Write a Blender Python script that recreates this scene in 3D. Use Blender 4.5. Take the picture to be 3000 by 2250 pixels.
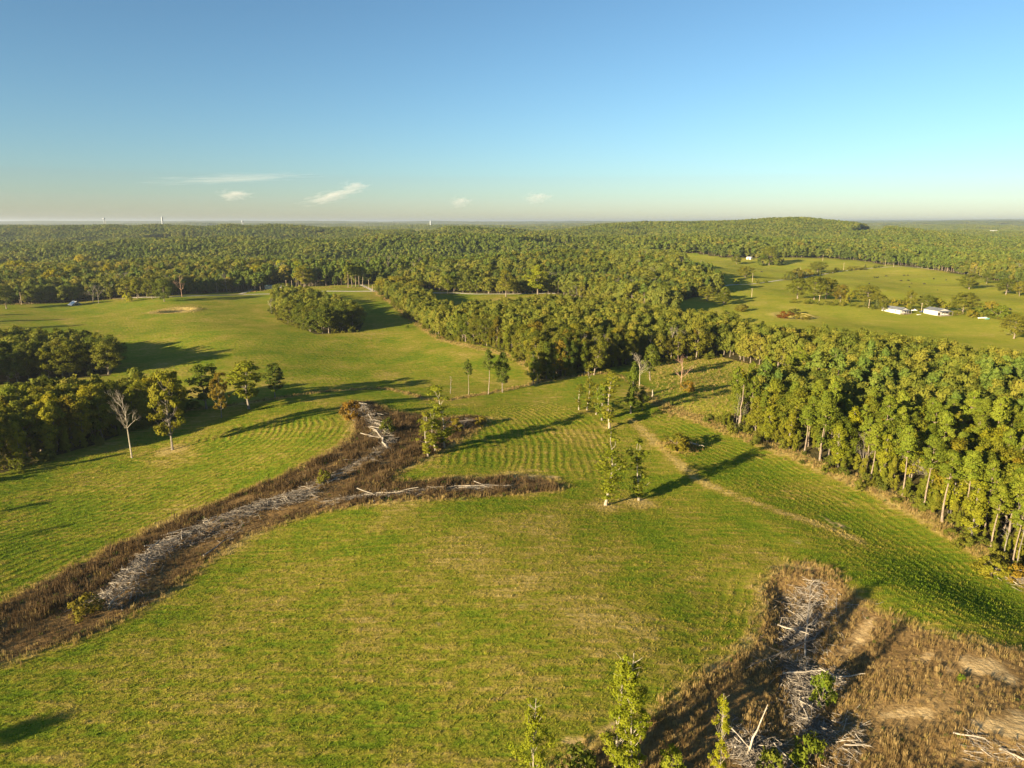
import bpy, bmesh, math, random
import numpy as np
from mathutils import Vector, Matrix

random.seed(7)
RNG = np.random.default_rng(11)
R = math.radians

for o in list(bpy.data.objects):
    bpy.data.objects.remove(o, do_unlink=True)
SC = bpy.context.scene
COL = SC.collection

# ------------------------------------------------------------------ camera, sky, sun, exposure
CAM_Z = 78.0
PITCH = R(12.9)                      # looking down
FPX = 1531.0                         # focal length on a 2212 x 1659 survey grid
cam_d = bpy.data.cameras.new('camera')
cam = bpy.data.objects.new('camera', cam_d)
COL.objects.link(cam)
cam_d.sensor_width = 36.0
cam_d.lens = 36.0 * FPX / 2212.0
cam_d.clip_start = 1.0
cam_d.clip_end = 120000.0
cam.location = (0, 0, CAM_Z)
cam.rotation_euler = (math.pi / 2 - PITCH, 0, 0)
SC.camera = cam

SUN_AZ = R(228)                      # clockwise from +Y
SUN_EL = R(13.5)
world = bpy.data.worlds.new('World')
SC.world = world
world.use_nodes = True
wn = world.node_tree
wn.nodes.clear()
w_out = wn.nodes.new('ShaderNodeOutputWorld')
w_bg = wn.nodes.new('ShaderNodeBackground')
w_sky = wn.nodes.new('ShaderNodeTexSky')
w_sky.sky_type = 'NISHITA'
w_sky.sun_disc = False
w_sky.sun_elevation = SUN_EL
w_sky.sun_rotation = SUN_AZ
w_sky.altitude = 0
w_sky.air_density = 1.0
w_sky.dust_density = 0.3
w_sky.ozone_density = 4.0
w_bg.inputs['Strength'].default_value = 0.071
w_hsv = wn.nodes.new('ShaderNodeHueSaturation')
w_hsv.inputs['Saturation'].default_value = 0.92
w_hsv.inputs['Hue'].default_value = 0.488
w_hsv.inputs['Value'].default_value = 0.5
w_gam = wn.nodes.new('ShaderNodeGamma')                 # one tone curve for the whole sky
w_gam.inputs['Gamma'].default_value = 1.2
wn.links.new(w_sky.outputs[0], w_hsv.inputs['Color'])
wn.links.new(w_hsv.outputs[0], w_gam.inputs['Color'])
wn.links.new(w_gam.outputs[0], w_bg.inputs['Color'])
wn.links.new(w_bg.outputs[0], w_out.inputs['Surface'])

sun_d = bpy.data.lights.new('sun', 'SUN')
sun_d.energy = 5.0
sun_d.angle = R(0.5)
sun_d.color = (1.0, 0.81, 0.52)
sun = bpy.data.objects.new('sun', sun_d)
COL.objects.link(sun)
SUNV = Vector((math.sin(SUN_AZ) * math.cos(SUN_EL), math.cos(SUN_AZ) * math.cos(SUN_EL), math.sin(SUN_EL)))
sun.rotation_euler = (-SUNV).to_track_quat('-Z', 'Y').to_euler()

SC.view_settings.view_transform = 'Standard'
SC.view_settings.look = 'None'
SC.view_settings.gamma = 1.0
SC.view_settings.use_curve_mapping = False
SC.view_settings.exposure = 1.95
SC.cycles.use_denoising = True
SC.cycles.max_bounces = 5
SC.cycles.diffuse_bounces = 2
SC.cycles.transmission_bounces = 2
SC.cycles.transparent_max_bounces = 4
SC.cycles.volume_bounces = 0

# ------------------------------------------------------------------ terrain heights
def sm(a, b, x):
    t = np.clip((x - a) / (b - a), 0, 1)
    return t * t * (3 - 2 * t)

def seg_near(P, L, w):
    """distance to polyline L, exact within w metres of it and 1e9 beyond"""
    L = np.asarray(L, float)
    out = np.full(len(P), 1e9)
    lo = L.min(0) - w; hi = L.max(0) + w
    k = np.nonzero((P[:, 0] > lo[0]) & (P[:, 0] < hi[0]) & (P[:, 1] > lo[1]) & (P[:, 1] < hi[1]))[0]
    if len(k): out[k] = seg_dist(P[k], L)[0]
    return out

def seg_dist(P, L):
    """distance from points P (n,2) to polyline L (m,2); also signed side and arc length of the foot"""
    best = np.full(len(P), 1e18); side = np.zeros(len(P)); arc = np.zeros(len(P)); s0 = 0.0
    for a, b in zip(L[:-1], L[1:]):
        d = b - a; ll = float(d @ d); le = math.sqrt(ll)
        t = np.clip(((P - a) @ d) / max(ll, 1e-9), 0, 1)
        q = a + t[:, None] * d
        dd = ((P - q) ** 2).sum(1)
        m = dd < best
        best = np.where(m, dd, best)
        cr = d[0] * (P[:, 1] - a[1]) - d[1] * (P[:, 0] - a[0])
        side = np.where(m, np.sign(cr), side)
        arc = np.where(m, s0 + t * le, arc)
        s0 += le
    return np.sqrt(best), side, arc

def inside(P, poly):
    c = np.zeros(len(P), bool); n = len(poly)
    x, y = P[:, 0], P[:, 1]
    for i in range(n):
        x1, y1 = poly[i]; x2, y2 = poly[(i + 1) % n]
        if y1 == y2:
            continue
        m = ((y1 > y) != (y2 > y)) & (x < (x2 - x1) * (y - y1) / (y2 - y1) + x1)
        c ^= m
    return c

def poly_mask(P, poly, soft):
    """1 inside, 0 outside, with a soft border `soft` metres wide on both sides"""
    lo = poly.min(0) - soft * 2; hi = poly.max(0) + soft * 2
    out = np.zeros(len(P))
    k = (P[:, 0] > lo[0]) & (P[:, 0] < hi[0]) & (P[:, 1] > lo[1]) & (P[:, 1] < hi[1])
    if k.any():
        Q = P[k]
        d = seg_dist(Q, np.vstack([poly, poly[:1]]))[0]
        s = np.where(inside(Q, poly), d, -d)
        out[k] = sm(-soft, soft, s)
    return out

_wr = np.random.default_rng(3)
def waves(wl, n):
    a = _wr.uniform(0, 2 * math.pi, n); k = 2 * math.pi / (wl * _wr.uniform(.7, 1.4, n))
    return np.stack([np.cos(a) * k, np.sin(a) * k, _wr.uniform(0, 6.28, n)], 1)
W1, W2, W3, W4 = waves(170, 7), waves(60, 7), waves(650, 7), waves(2600, 8)
def wsum(W, P):
    r = np.zeros(len(P))
    for kx, ky, ph in W:
        r += np.sin(P[:, 0] * kx + P[:, 1] * ky + ph)
    return r / math.sqrt(len(W))

FENCE = None       # right-hand edge of the mown field, set below in world metres
HILLS = [          # x, y, sigma x, sigma y, height
    (860, 2700, 300, 420, 46), (1200, 2780, 200, 380, 42), (430, 2900, 260, 350, 34), (600, 1900, 330, 300, 16),
    (-70, 2400, 230, 330, 22), (-260, 2500, 180, 300, 14),
    (-1500, 2700, 620, 330, 42), (-820, 2600, 300, 300, 22), (-2600, 2700, 500, 330, 34),
    (-420, 1500, 420, 300, 14), (150, 1150, 190, 260, 16), (-520, 960, 330, 110, 9), (-650, 1230, 420, 110, -15), (-60, 1300, 330, 90, -10), (120, 1620, 330, 120, 10), (-900, 1700, 500, 160, 14), (-700, 2100, 500, 130, -12), (450, 1500, 260, 110, 9),
    (1900, 3600, 500, 300, 22), (2600, 4300, 900, 300, 24),
    (-900, 5200, 900, 350, 30), (600, 5600, 1200, 350, 26), (3600, 6200, 1000, 420, 34),
    (-3800, 8200, 2000, 700, 44), (1500, 9000, 2500, 700, 42), (6500, 9500, 1500, 600, 62),
    (-9000, 15000, 5000, 1500, 70), (3000, 16000, 6000, 1500, 66), (13000, 15500, 4000, 1500, 92), (0, 26000, 20000, 2500, 84)]

def Zbase(P):
    r = np.hypot(P[:, 0], P[:, 1])
    z = wsum(W1, P) * 1.4 * sm(40, 200, r) + wsum(W2, P) * 0.22
    z += wsum(W3, P) * (6.0 * sm(650, 1300, r) - 2.5 * sm(1900, 2600, r))
    z += wsum(W4, P) * 7.0 * sm(1800, 4500, r)
    for x, y, sx, sy, h in HILLS:
        z += h * np.exp(-((P[:, 0] - x) / sx) ** 2 / 2 - ((P[:, 1] - y) / sy) ** 2 / 2)
    if FENCE is not None:                                   # the field falls away to the fence row
        d, s, a = seg_dist(P, FENCE)
        sd = d * s                                          # + is the field side
        z -= 5.0 * sm(46, 2, sd) * sm(330, 200, r)
    return z

def rays(pts):
    p = np.atleast_2d(np.asarray(pts, float))
    xn = (p[:, 0] - 1106.0) / FPX; yn = (p[:, 1] - 829.5) / FPX
    c, s = math.cos(PITCH), math.sin(PITCH)
    return np.stack([xn, c - yn * s, -(s + yn * c)], 1)

def ground(pts, Z=None):
    """points of the survey grid -> ground points (n,3)"""
    Z = Z or (Zgrid if GRID is not None else Zfun)
    d = rays(pts)
    n = len(d)
    ts = 25 * 1.02 ** np.arange(0, 370)
    t_hi = np.full(n, ts[-1]); t_lo = np.full(n, ts[0]); done = np.zeros(n, bool)
    prev = ts[0]
    for t in ts:
        q = d * t
        below = (CAM_Z + q[:, 2] < Z(q[:, :2])) & ~done
        t_hi[below] = t; t_lo[below] = prev
        done |= below; prev = t
    for _ in range(18):
        tm = (t_hi + t_lo) / 2
        q = d * tm[:, None]
        b = CAM_Z + q[:, 2] < Z(q[:, :2])
        t_hi = np.where(b, tm, t_hi); t_lo = np.where(b, t_lo, tm)
    q = d * t_hi[:, None]
    return np.stack([q[:, 0], q[:, 1], Z(q[:, :2])], 1)

def G2(pts, Z=None):
    return ground(pts, Z)[:, :2]

def flatZ(P): return np.zeros(len(P))
FENCE = G2([(1180, 690), (1290, 770), (1380, 845), (1450, 888), (1560, 930), (1700, 985), (1850, 1055), (2000, 1140), (2110, 1200), (2230, 1285), (2500, 1500)], lambda P: np.full(len(P), -4.2))[::-1]

def smooth_line(L, step):
    L = np.asarray(L, float)
    for _ in range(2):
        q = [L[0]]
        for a, b in zip(L[:-1], L[1:]):
            q += [a * .75 + b * .25, a * .25 + b * .75]
        q.append(L[-1]); L = np.array(q)
    out = [L[0]]
    for a, b in zip(L[:-1], L[1:]):
        n = max(1, int(np.linalg.norm(b - a) / step))
        for i in range(1, n + 1):
            out.append(a + (b - a) * i / n)
    return np.array(out)

# gully lines, widths and depths
GUL_A = smooth_line(G2([(-330, 1560), (-120, 1440), (60, 1352), (190, 1290), (300, 1215), (420, 1150), (540, 1108), (640, 1078), (740, 1020), (800, 968), (838, 930), (800, 888)], Zbase), 6)
GUL_B = smooth_line(G2([(600, 1100), (720, 1078), (860, 1066), (980, 1062), (1120, 1058), (1215, 1050)], Zbase), 6)
GUL_C = smooth_line(G2([(1730, 1240), (1735, 1310), (1725, 1400), (1745, 1480), (1735, 1560), (1700, 1660), (1620, 1800)], Zbase), 5)
GUL_D = smooth_line(G2([(1760, 1590), (1900, 1600), (2050, 1625), (2250, 1670), (2450, 1720)], Zbase), 5)
POND = ground([(378, 671)], Zbase)[0]
POND2 = ground([(1712, 683)], Zbase)[0]
RISE = ground([(2150, 1400)], Zbase)[0]
MOUND = ground([(1465, 966)], Zbase)[0]

def Zfun(P):
    z = Zbase(P)
    near = (P[:, 1] > 20) & (P[:, 1] < 330) & (np.abs(P[:, 0]) < 330)
    if near.any():
        Q = P[near]
        wob = 1 + .18 * wsum(W2, Q)
        dz = np.zeros(len(Q))
        for L, w, dep in ((GUL_A, 9.5, 6.0), (GUL_B, 6.5, 1.6), (GUL_C, 11.0, 3.6), (GUL_D, 7, 1.6)):
            d, s, a = seg_dist(Q, L)
            end = sm(0, 9, a) if L is not GUL_A else np.ones(len(Q))
            if L is GUL_C: dz = 2.2 * sm(34, 4, d) * sm(0, 30, a + 8)
            dz = np.maximum(dz, dep * sm(w, w * .26, d * wob) * (0.25 + .75 * end))
        z[near] -= dz
        dm = np.hypot((Q[:, 0] - MOUND[0]) / 1.3, Q[:, 1] - MOUND[1])
        z[near] += 3.4 * np.exp(-((Q[:, 0] - RISE[0]) ** 2 + (Q[:, 1] - RISE[1]) ** 2) / (2 * 17.0 ** 2))
        z[near] += 2.0 * np.exp(-(dm / 4.2) ** 2)
    for c, rr in ((POND, 17.0), (POND2, 15.0)):
        k = (np.abs(P[:, 0] - c[0]) < 60) & (np.abs(P[:, 1] - c[1]) < 60)
        if k.any():
            ex, ey = P[k, 0] - c[0], P[k, 1] - c[1]
            d = np.hypot(ex, ey)
            ang = np.arctan2(ey, ex)
            z[k] += 1.9 * np.exp(-((d - rr) / 4.0) ** 2) * (.45 + .55 * np.cos(ang - .9)) - 1.7 * sm(rr, rr * .5, d)
    return z

GRID = None
def Zgrid(P):
    xs, ys, zz = GRID
    i = np.clip(np.searchsorted(xs, P[:, 0]) - 1, 0, len(xs) - 2); j = np.clip(np.searchsorted(ys, P[:, 1]) - 1, 0, len(ys) - 2)
    u = np.clip((P[:, 0] - xs[i]) / (xs[i + 1] - xs[i]), 0, 1); v = np.clip((P[:, 1] - ys[j]) / (ys[j + 1] - ys[j]), 0, 1)
    return (zz[j, i] * (1 - u) + zz[j, i + 1] * u) * (1 - v) + (zz[j + 1, i] * (1 - u) + zz[j + 1, i + 1] * u) * v

def gz(x, y):
    return float(Zgrid(np.array([[x, y]], float))[0])

def height_to(base, ytop):
    """height of something standing at `base` whose top shows at survey row ytop"""
    yn = (ytop - 829.5) / FPX
    c, s = math.cos(PITCH), math.sin(PITCH)
    return CAM_Z - base[1] * (s + yn * c) / (c - yn * s) - base[2]

def px_to_m(base, px):
    d = math.sqrt(base[0] ** 2 + base[1] ** 2 + (CAM_Z - base[2]) ** 2)
    depth = base[1] * math.cos(PITCH) + (CAM_Z - base[2]) * math.sin(PITCH)
    return px * depth / FPX

# ------------------------------------------------------------------ helpers: objects, meshes, nodes
def tag(o, label=None, cat=None, group=None, kind=None):
    if label: o['label'] = label
    if cat: o['category'] = cat
    if group: o['group'] = group
    if kind: o['kind'] = kind
    return o

def empty(name, loc, rz=0.0):
    o = bpy.data.objects.new(name, None)
    o.location = loc; o.rotation_euler = (0, 0, rz)
    o.empty_display_size = .5
    COL.objects.link(o)
    return o

def link(name, me, parent=None, loc=None):
    o = bpy.data.objects.new(name, me)
    COL.objects.link(o)
    if parent: o.parent = parent
    if loc is not None: o.location = loc
    return o

def mesh_np(name, V, F, mat=None, smooth=False, attrs=None):
    """V (n,3); F (m,k) with one k for all faces"""
    V = np.asarray(V, np.float32); F = np.asarray(F, np.int32)
    me = bpy.data.meshes.new(name)
    me.vertices.add(len(V)); me.vertices.foreach_set('co', V.ravel())
    k = F.shape[1]
    me.loops.add(F.size); me.loops.foreach_set('vertex_index', F.ravel())
    me.polygons.add(len(F))
    me.polygons.foreach_set('loop_start', np.arange(0, F.size, k, dtype=np.int32))
    me.polygons.foreach_set('loop_total', np.full(len(F), k, np.int32))
    if smooth:
        me.polygons.foreach_set('use_smooth', np.ones(len(F), bool))
    me.update(calc_edges=True)
    for an, av in (attrs or {}).items():
        a = me.attributes.new(an, 'FLOAT', 'POINT')
        a.data.foreach_set('value', np.asarray(av, np.float32))
    if mat: me.materials.append(mat)
    return me

class MB:
    """collects boxes, tubes and loose faces into one mesh"""
    def __init__(self): self.v = []; self.f = []
    def add(self, vs, fs):
        n = len(self.v); self.v += [tuple(p) for p in vs]; self.f += [tuple(i + n for i in f) for f in fs]
    def box(self, c, s, rz=0.0, M=None):
        x, y, z = s[0] / 2, s[1] / 2, s[2] / 2
        vs = [Vector((a * x, b * y, d * z)) for a in (-1, 1) for b in (-1, 1) for d in (-1, 1)]
        Q = Matrix.Rotation(rz, 3, 'Z') if M is None else M
        vs = [Q @ p + Vector(c) for p in vs]
        self.add(vs, [(0, 1, 3, 2), (4, 6, 7, 5), (0, 4, 5, 1), (2, 3, 7, 6), (0, 2, 6, 4), (1, 5, 7, 3)])
    def tube(self, pts, rad, sides=6, cap=True):
        pts = [Vector(p) for p in pts]; vs = []; n = len(pts)
        for i, p in enumerate(pts):
            t = (pts[min(i + 1, n - 1)] - pts[max(i - 1, 0)])
            if t.length < 1e-6: t = Vector((0, 0, 1))
            t.normalize()
            u = t.cross(Vector((0, 0, 1)) if abs(t.z) < .9 else Vector((1, 0, 0))).normalized(); w = t.cross(u)
            for k in range(sides):
                a = 2 * math.pi * k / sides
                vs.append(p + (u * math.cos(a) + w * math.sin(a)) * rad[i])
        fs = []
        for i in range(n - 1):
            for k in range(sides):
                a, b = i * sides + k, i * sides + (k + 1) % sides
                fs.append((a, b, b + sides, a + sides))
        if cap:
            fs.append(tuple(range(sides))[::-1]); fs.append(tuple((n - 1) * sides + k for k in range(sides)))
        self.add(vs, fs)
    def lathe(self, prof, sides=16, c=(0, 0, 0)):
        vs = []; fs = []
        for r, z in prof:
            for k in range(sides):
                a = 2 * math.pi * k / sides
                vs.append((c[0] + r * math.cos(a), c[1] + r * math.sin(a), c[2] + z))
        for i in range(len(prof) - 1):
            for k in range(sides):
                a, b = i * sides + k, i * sides + (k + 1) % sides
                fs.append((a, b, b + sides, a + sides))
        fs.append(tuple(range(sides))[::-1]); fs.append(tuple((len(prof) - 1) * sides + k for k in range(sides)))
        self.add(vs, fs)
    def mesh(self, name, mat=None, smooth=False):
        me = bpy.data.meshes.new(name); me.from_pydata(self.v, [], self.f)
        if smooth:
            me.polygons.foreach_set('use_smooth', [True] * len(me.polygons))
        me.update()
        if mat: me.materials.append(mat)
        return me
    def build(self, name, mat, parent=None, smooth=False, loc=None):
        return link(name, self.mesh(name, mat, smooth), parent, loc)

class NT:
    """small node-tree builder"""
    def __init__(self, name):
        self.m = bpy.data.materials.new(name); self.m.use_nodes = True
        self.t = self.m.node_tree; self.t.nodes.clear()
        self.out = self.t.nodes.new('ShaderNodeOutputMaterial')
    def n(self, ty, **kw):
        o = self.t.nodes.new(ty)
        for k, v in kw.items(): setattr(o, k, v)
        return o
    def put(self, sock, v):
        if isinstance(v, bpy.types.NodeSocket): self.t.links.new(v, sock)
        elif isinstance(v, (tuple, list)): sock.default_value = (*v, 1.0) if len(v) == 3 and sock.type == 'RGBA' else v
        else: sock.default_value = v
    def math(self, op, a, b=0.0, c=0.0, clamp=False):
        o = self.n('ShaderNodeMath', operation=op, use_clamp=clamp)
        for s, v in zip(o.inputs, (a, b, c)): self.put(s, v)
        return o.outputs[0]
    def mix(self, f, a, b, blend='MIX'):
        o = self.n('ShaderNodeMix', data_type='RGBA', blend_type=blend)
        self.put(o.inputs[0], f); self.put(o.inputs[6], a); self.put(o.inputs[7], b)
        return o.outputs[2]
    def rng(self, v, a, b, c=0.0, d=1.0, smooth=True):
        o = self.n('ShaderNodeMapRange', interpolation_type='SMOOTHSTEP' if smooth else 'LINEAR')
        for s, x in zip(o.inputs, (v, a, b, c, d)): self.put(s, x)
        return o.outputs[0]
    def noise(self, scale, detail=2.0, vec=None, rough=.55, dist=0.0):
        o = self.n('ShaderNodeTexNoise'); o.inputs['Scale'].default_value = scale
        o.inputs['Detail'].default_value = detail; o.inputs['Roughness'].default_value = rough; o.inputs['Distortion'].default_value = dist
        if vec is not None: self.t.links.new(vec, o.inputs['Vector'])
        return o.outputs['Fac']
    def attr(self, name):
        return self.n('ShaderNodeAttribute', attribute_name=name).outputs['Fac']
    def pos(self): return self.n('ShaderNodeNewGeometry').outputs['Position']
    def mapping(self, vec, rz=0.0, scale=(1, 1, 1)):
        o = self.n('ShaderNodeMapping'); self.t.links.new(vec, o.inputs['Vector'])
        o.inputs['Rotation'].default_value = (0, 0, rz); o.inputs['Scale'].default_value = scale
        return o.outputs[0]
    def ramp(self, f, stops):
        o = self.n('ShaderNodeValToRGB'); cr = o.color_ramp
        while len(cr.elements) < len(stops): cr.elements.new(.5)
        for e, (p, c) in zip(cr.elements, stops): e.position = p; e.color = (*c, 1)
        self.put(o.inputs[0], f)
        return o.outputs[0]
    def bump(self, h, dist=1.0, strength=1.0):
        o = self.n('ShaderNodeBump'); o.inputs['Strength'].default_value = strength; o.inputs['Distance'].default_value = dist
        self.put(o.inputs['Height'], h)
        return o.outputs[0]
    def done(self, col, rough=.9, spec=.15, bump=None, metal=0.0, trans=0.0, tcol=None):
        p = self.n('ShaderNodeBsdfPrincipled')
        self.put(p.inputs['Base Color'], col); self.put(p.inputs['Roughness'], rough)
        p.inputs['Specular IOR Level'].default_value = spec; p.inputs['Metallic'].default_value = metal
        if bump is not None: self.t.links.new(bump, p.inputs['Normal'])
        sh = p.outputs[0]
        if trans:
            tr = self.n('ShaderNodeBsdfTranslucent'); self.put(tr.inputs['Color'], tcol if tcol is not None else col)
            mx = self.n('ShaderNodeMixShader'); mx.inputs[0].default_value = trans
            self.t.links.new(sh, mx.inputs[1]); self.t.links.new(tr.outputs[0], mx.inputs[2]); sh = mx.outputs[0]
        self.t.links.new(sh, self.out.inputs['Surface'])
        return self.m

MAT = {}
def simple(key, c1, c2, scale=3.0, rough=.8, spec=.2, detail=3.0, bump=0.0, metal=0.0):
    t = NT(key); tc = t.n('ShaderNodeTexCoord').outputs['Object']
    nz = t.noise(scale, detail, tc)
    col = t.mix(t.rng(nz, .35, .68), c1, c2)
    MAT[key] = t.done(col, rough, spec, t.bump(nz, bump) if bump else None, metal)
    return MAT[key]

simple('bark', (.13, .105, .08), (.24, .20, .15), 2.2, bump=.04)
simple('bark_pale', (.22, .19, .145), (.36, .315, .245), 1.6, bump=.03)
simple('bark_pine', (.15, .115, .085), (.26, .205, .15), 1.8, bump=.04)
simple('bark_grey', (.13, .112, .092), (.22, .19, .16), 2.0, bump=.03)
simple('bark_rust', (.25, .15, .10), (.36, .23, .16), 2.0, bump=.03)
simple('dead_wood', (.12, .10, .08), (.25, .215, .17), .9, bump=.03)
simple('dead_wood_pale', (.25, .215, .17), (.42, .37, .30), .9, bump=.03)
simple('white_siding', (.42, .405, .38), (.50, .485, .46), 1.0, rough=.6)
simple('cream_siding', (.62, .56, .46), (.70, .64, .54), 1.0, rough=.6)
simple('grey_metal', (.12, .13, .145), (.18, .19, .205), .7, rough=.7, spec=.1)
simple('pale_metal', (.36, .365, .37), (.45, .45, .445), .7, rough=.6, spec=.2)
simple('green_metal', (.14, .22, .20), (.20, .29, .26), .7, rough=.5)
simple('old_shingle', (.12, .115, .115), (.20, .185, .18), 1.5)
simple('weathered_board', (.16, .135, .11), (.30, .25, .20), 1.4)
simple('white_paint', (.70, .69, .66), (.82, .80, .77), .8, rough=.5)
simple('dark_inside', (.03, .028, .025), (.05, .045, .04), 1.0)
simple('glass', (.05, .06, .07), (.09, .10, .12), .6, rough=.08, spec=.6)
simple('pole_wood', (.30, .23, .15), (.42, .34, .24), 1.2)
simple('cow_hide', (.010, .009, .008), (.022, .018, .016), 2.0, rough=.6)
simple('concrete', (.42, .40, .36), (.55, .52, .47), .5)
simple('tank_paint', (.24, .27, .29), (.30, .33, .35), .15, rough=.5)
simple('red_paint', (.30, .07, .05), (.38, .10, .07), 1.0)
simple('blue_paint', (.04, .06, .12), (.06, .09, .17), 1.0, rough=.3, spec=.5)
simple('teal_paint', (.10, .28, .26), (.15, .36, .33), 1.0, rough=.5)

# ------------------------------------------------------------------ the ground sheet
def axis(lo, hi, step, g, far_lo, far_hi):
    a = list(np.arange(lo, hi, step)); s = step
    while a[-1] < far_hi: s *= g; a.append(a[-1] + s)
    b = []; s = step; p = lo
    while p > far_lo: s *= g; p -= s; b.append(p)
    return np.array(b[::-1] + a)
XS = axis(-230, 290, 2.0, 1.036, -30000, 30000)
YS = np.concatenate([[-900, -500, -250, -120, -40, 0, 20], axis(36, 420, 2.0, 1.0165, 36, 34000)])
GX, GY = np.meshgrid(XS, YS)
GP = np.stack([GX.ravel(), GY.ravel()], 1)
GZ = Zfun(GP)
# tiny roughness of the turf so that no field is a flawless sheet
GZ = GZ + RNG.normal(0, .03, len(GZ)) * (np.hypot(GP[:, 0], GP[:, 1]) < 500)

GRID = (XS, YS, GZ.reshape(len(YS), len(XS)))
def P_(pts): return G2(pts)
FIELD_R = P_([(1562, 770), (1560, 705), (1572, 650), (1548, 628), (1535, 600), (1470, 574), (1420, 552), (1500, 549), (1570, 559), (1660, 559), (1780, 559), (1860, 565), (1960, 577), (2040, 588),
              (2110, 600), (2230, 616), (2700, 640), (2900, 860), (2212, 835), (2000, 800), (1800, 768), (1650, 765)])
MEADOW = P_([(1400, 780), (1545, 775), (1620, 782), (1700, 800), (1850, 812), (1640, 868), (1555, 912), (1470, 895), (1420, 860), (1400, 820)])
WEED_L = P_([(-400, 1480), (-150, 1375), (0, 1303), (130, 1240), (260, 1176), (400, 1112), (520, 1066), (640, 1016), (735, 968), (772, 935), (762, 905), (742, 886), (752, 872), (800, 866), (850, 893),
             (905, 898), (940, 908), (1000, 900), (1048, 903), (1032, 925), (990, 950), (930, 985), (880, 1008), (845, 1030), (850, 1044), (905, 1040), (1000, 1036), (1150, 1030), (1218, 1044), (1205, 1060),
             (1100, 1069), (960, 1077), (830, 1083), (700, 1103), (600, 1132), (530, 1158), (450, 1205), (400, 1250), (330, 1300), (200, 1370), (60, 1412), (0, 1430), (-200, 1530), (-420, 1640)])
WEED_R = P_([(1662, 1250), (1690, 1226), (1740, 1215), (1800, 1232), (1832, 1275), (1872, 1312), (1960, 1347), (2050, 1382), (2212, 1412), (2400, 1440), (2750, 1700), (2300, 1950), (1100, 1900), (1190, 1680), (1260, 1630),
             (1400, 1565), (1480, 1490), (1560, 1432), (1620, 1400), (1652, 1340), (1648, 1290)])
FENCE_MID = P_([(400, 885), (540, 872), (700, 845), (820, 838), (880, 850), (940, 868), (1000, 858), (1090, 843), (1160, 826), (1240, 812), (1330, 803), (1400, 845)])
EDGE_MID = P_([(812, 628), (860, 664), (905, 703), (950, 732), (1020, 750), (1110, 768), (1150, 800)])
TRACK = P_([(1360, 905), (1400, 940), (1450, 985), (1500, 1030), (1560, 1062), (1680, 1105), (1790, 1140), (1850, 1165)])
FENCE_ROW = P_([(1380, 850), (1450, 886), (1560, 925), (1700, 976), (1800, 1018), (1900, 1062), (2000, 1116), (2100, 1179), (2215, 1246), (2400, 1370)])
TRACK2 = P_([(405, 655), (400, 690), (395, 720)])
LEAF_LITTER = []          # woods polygons are appended below
FIELD_STRIP = P_([(930, 632), (1100, 638), (1185, 634), (1200, 648), (1100, 655), (930, 650)])

WOOD_LEFT = P_([(-8, 1026), (100, 990), (200, 962), (300, 925), (395, 902), (402, 888), (300, 892), (200, 904), (100, 914), (0, 924), (-90, 950), (-60, 1000)])
WOOD_UP = P_([(-300, 762), (0, 764), (200, 774), (246, 798), (238, 812), (180, 816), (60, 826), (-100, 838), (-300, 850)])
GROVE = P_([(588, 672), (618, 700), (680, 722), (776, 716), (785, 698), (720, 676), (660, 652), (600, 650)])
WOOD_MID = P_([(816, 624), (850, 650), (900, 695), (940, 722), (1020, 742), (1110, 762), (1148, 797), (1158, 824), (1240, 808), (1300, 796), (1400, 782), (1470, 778), (1545, 768), (1558, 735), (1500, 720), (1440, 700), (1380, 682),
               (1300, 672), (1200, 668), (1080, 678), (980, 690), (930, 662), (870, 625)])
WOOD_RIGHT = P_([(1548, 768), (1600, 782), (1700, 799), (1850, 814), (1760, 842), (1640, 872), (1560, 905), (1556, 918), (1610, 940), (1700, 968), (1800, 1008), (1900, 1052), (2000, 1105), (2100, 1168), (2215, 1235), (2500, 1400),
                 (2900, 1150), (2700, 900), (2212, 838), (2000, 803), (1800, 770), (1650, 760), (1560, 738)])
WOODS = [WOOD_LEFT, WOOD_UP, GROVE, WOOD_MID, WOOD_RIGHT]
# clearings far off, then the edge of the big forest
FOREST_FRONT = np.array(P_([(-900, 690), (-200, 668), (0, 658), (100, 656), (200, 649), (350, 640), (480, 632), (600, 624), (720, 617), (830, 614), (900, 622), (960, 630), (1100, 636), (1190, 633), (1260, 648), (1400, 672),
                            (1480, 690), (1556, 705), (1570, 650), (1548, 628), (1535, 600), (1470, 574), (1405, 548), (1500, 547), (1570, 557), (1660, 557), (1780, 557), (1860, 563), (1960, 575), (2040, 587), (2110, 599), (2230, 615), (2700, 638), (3300, 660)]))
FOREST = np.vstack([FOREST_FRONT, [[9000, 3000], [30000, 30000], [-30000, 30000], [-9000, 3000]]])
CLEAR = [P_([(312, 521), (352, 515), (450, 515), (470, 521), (400, 527), (330, 529)]), P_([(630, 513), (700, 507), (720, 511), (700, 516)]), P_([(830, 506), (960, 503), (990, 509), (900, 513)]),
         P_([(1340, 517), (1400, 512), (1420, 516), (1370, 521)]), P_([(1840, 506), (1960, 500), (1990, 505), (1900, 511)]), P_([(690, 604), (712, 600), (716, 606), (700, 609)]),
         P_([(1446, 655), (1500, 642), (1556, 640), (1572, 665), (1562, 735), (1520, 722), (1475, 704)]),
         P_([(565, 626), (600, 611), (630, 613), (640, 624)])]

W5 = waves(700, 9)
def forest_here(P):
    """False in the scattered pastures of the far country"""
    r = np.hypot(P[:, 0], P[:, 1])
    return (wsum(W5, P) > -1.35) | (r < 1500)

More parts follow.
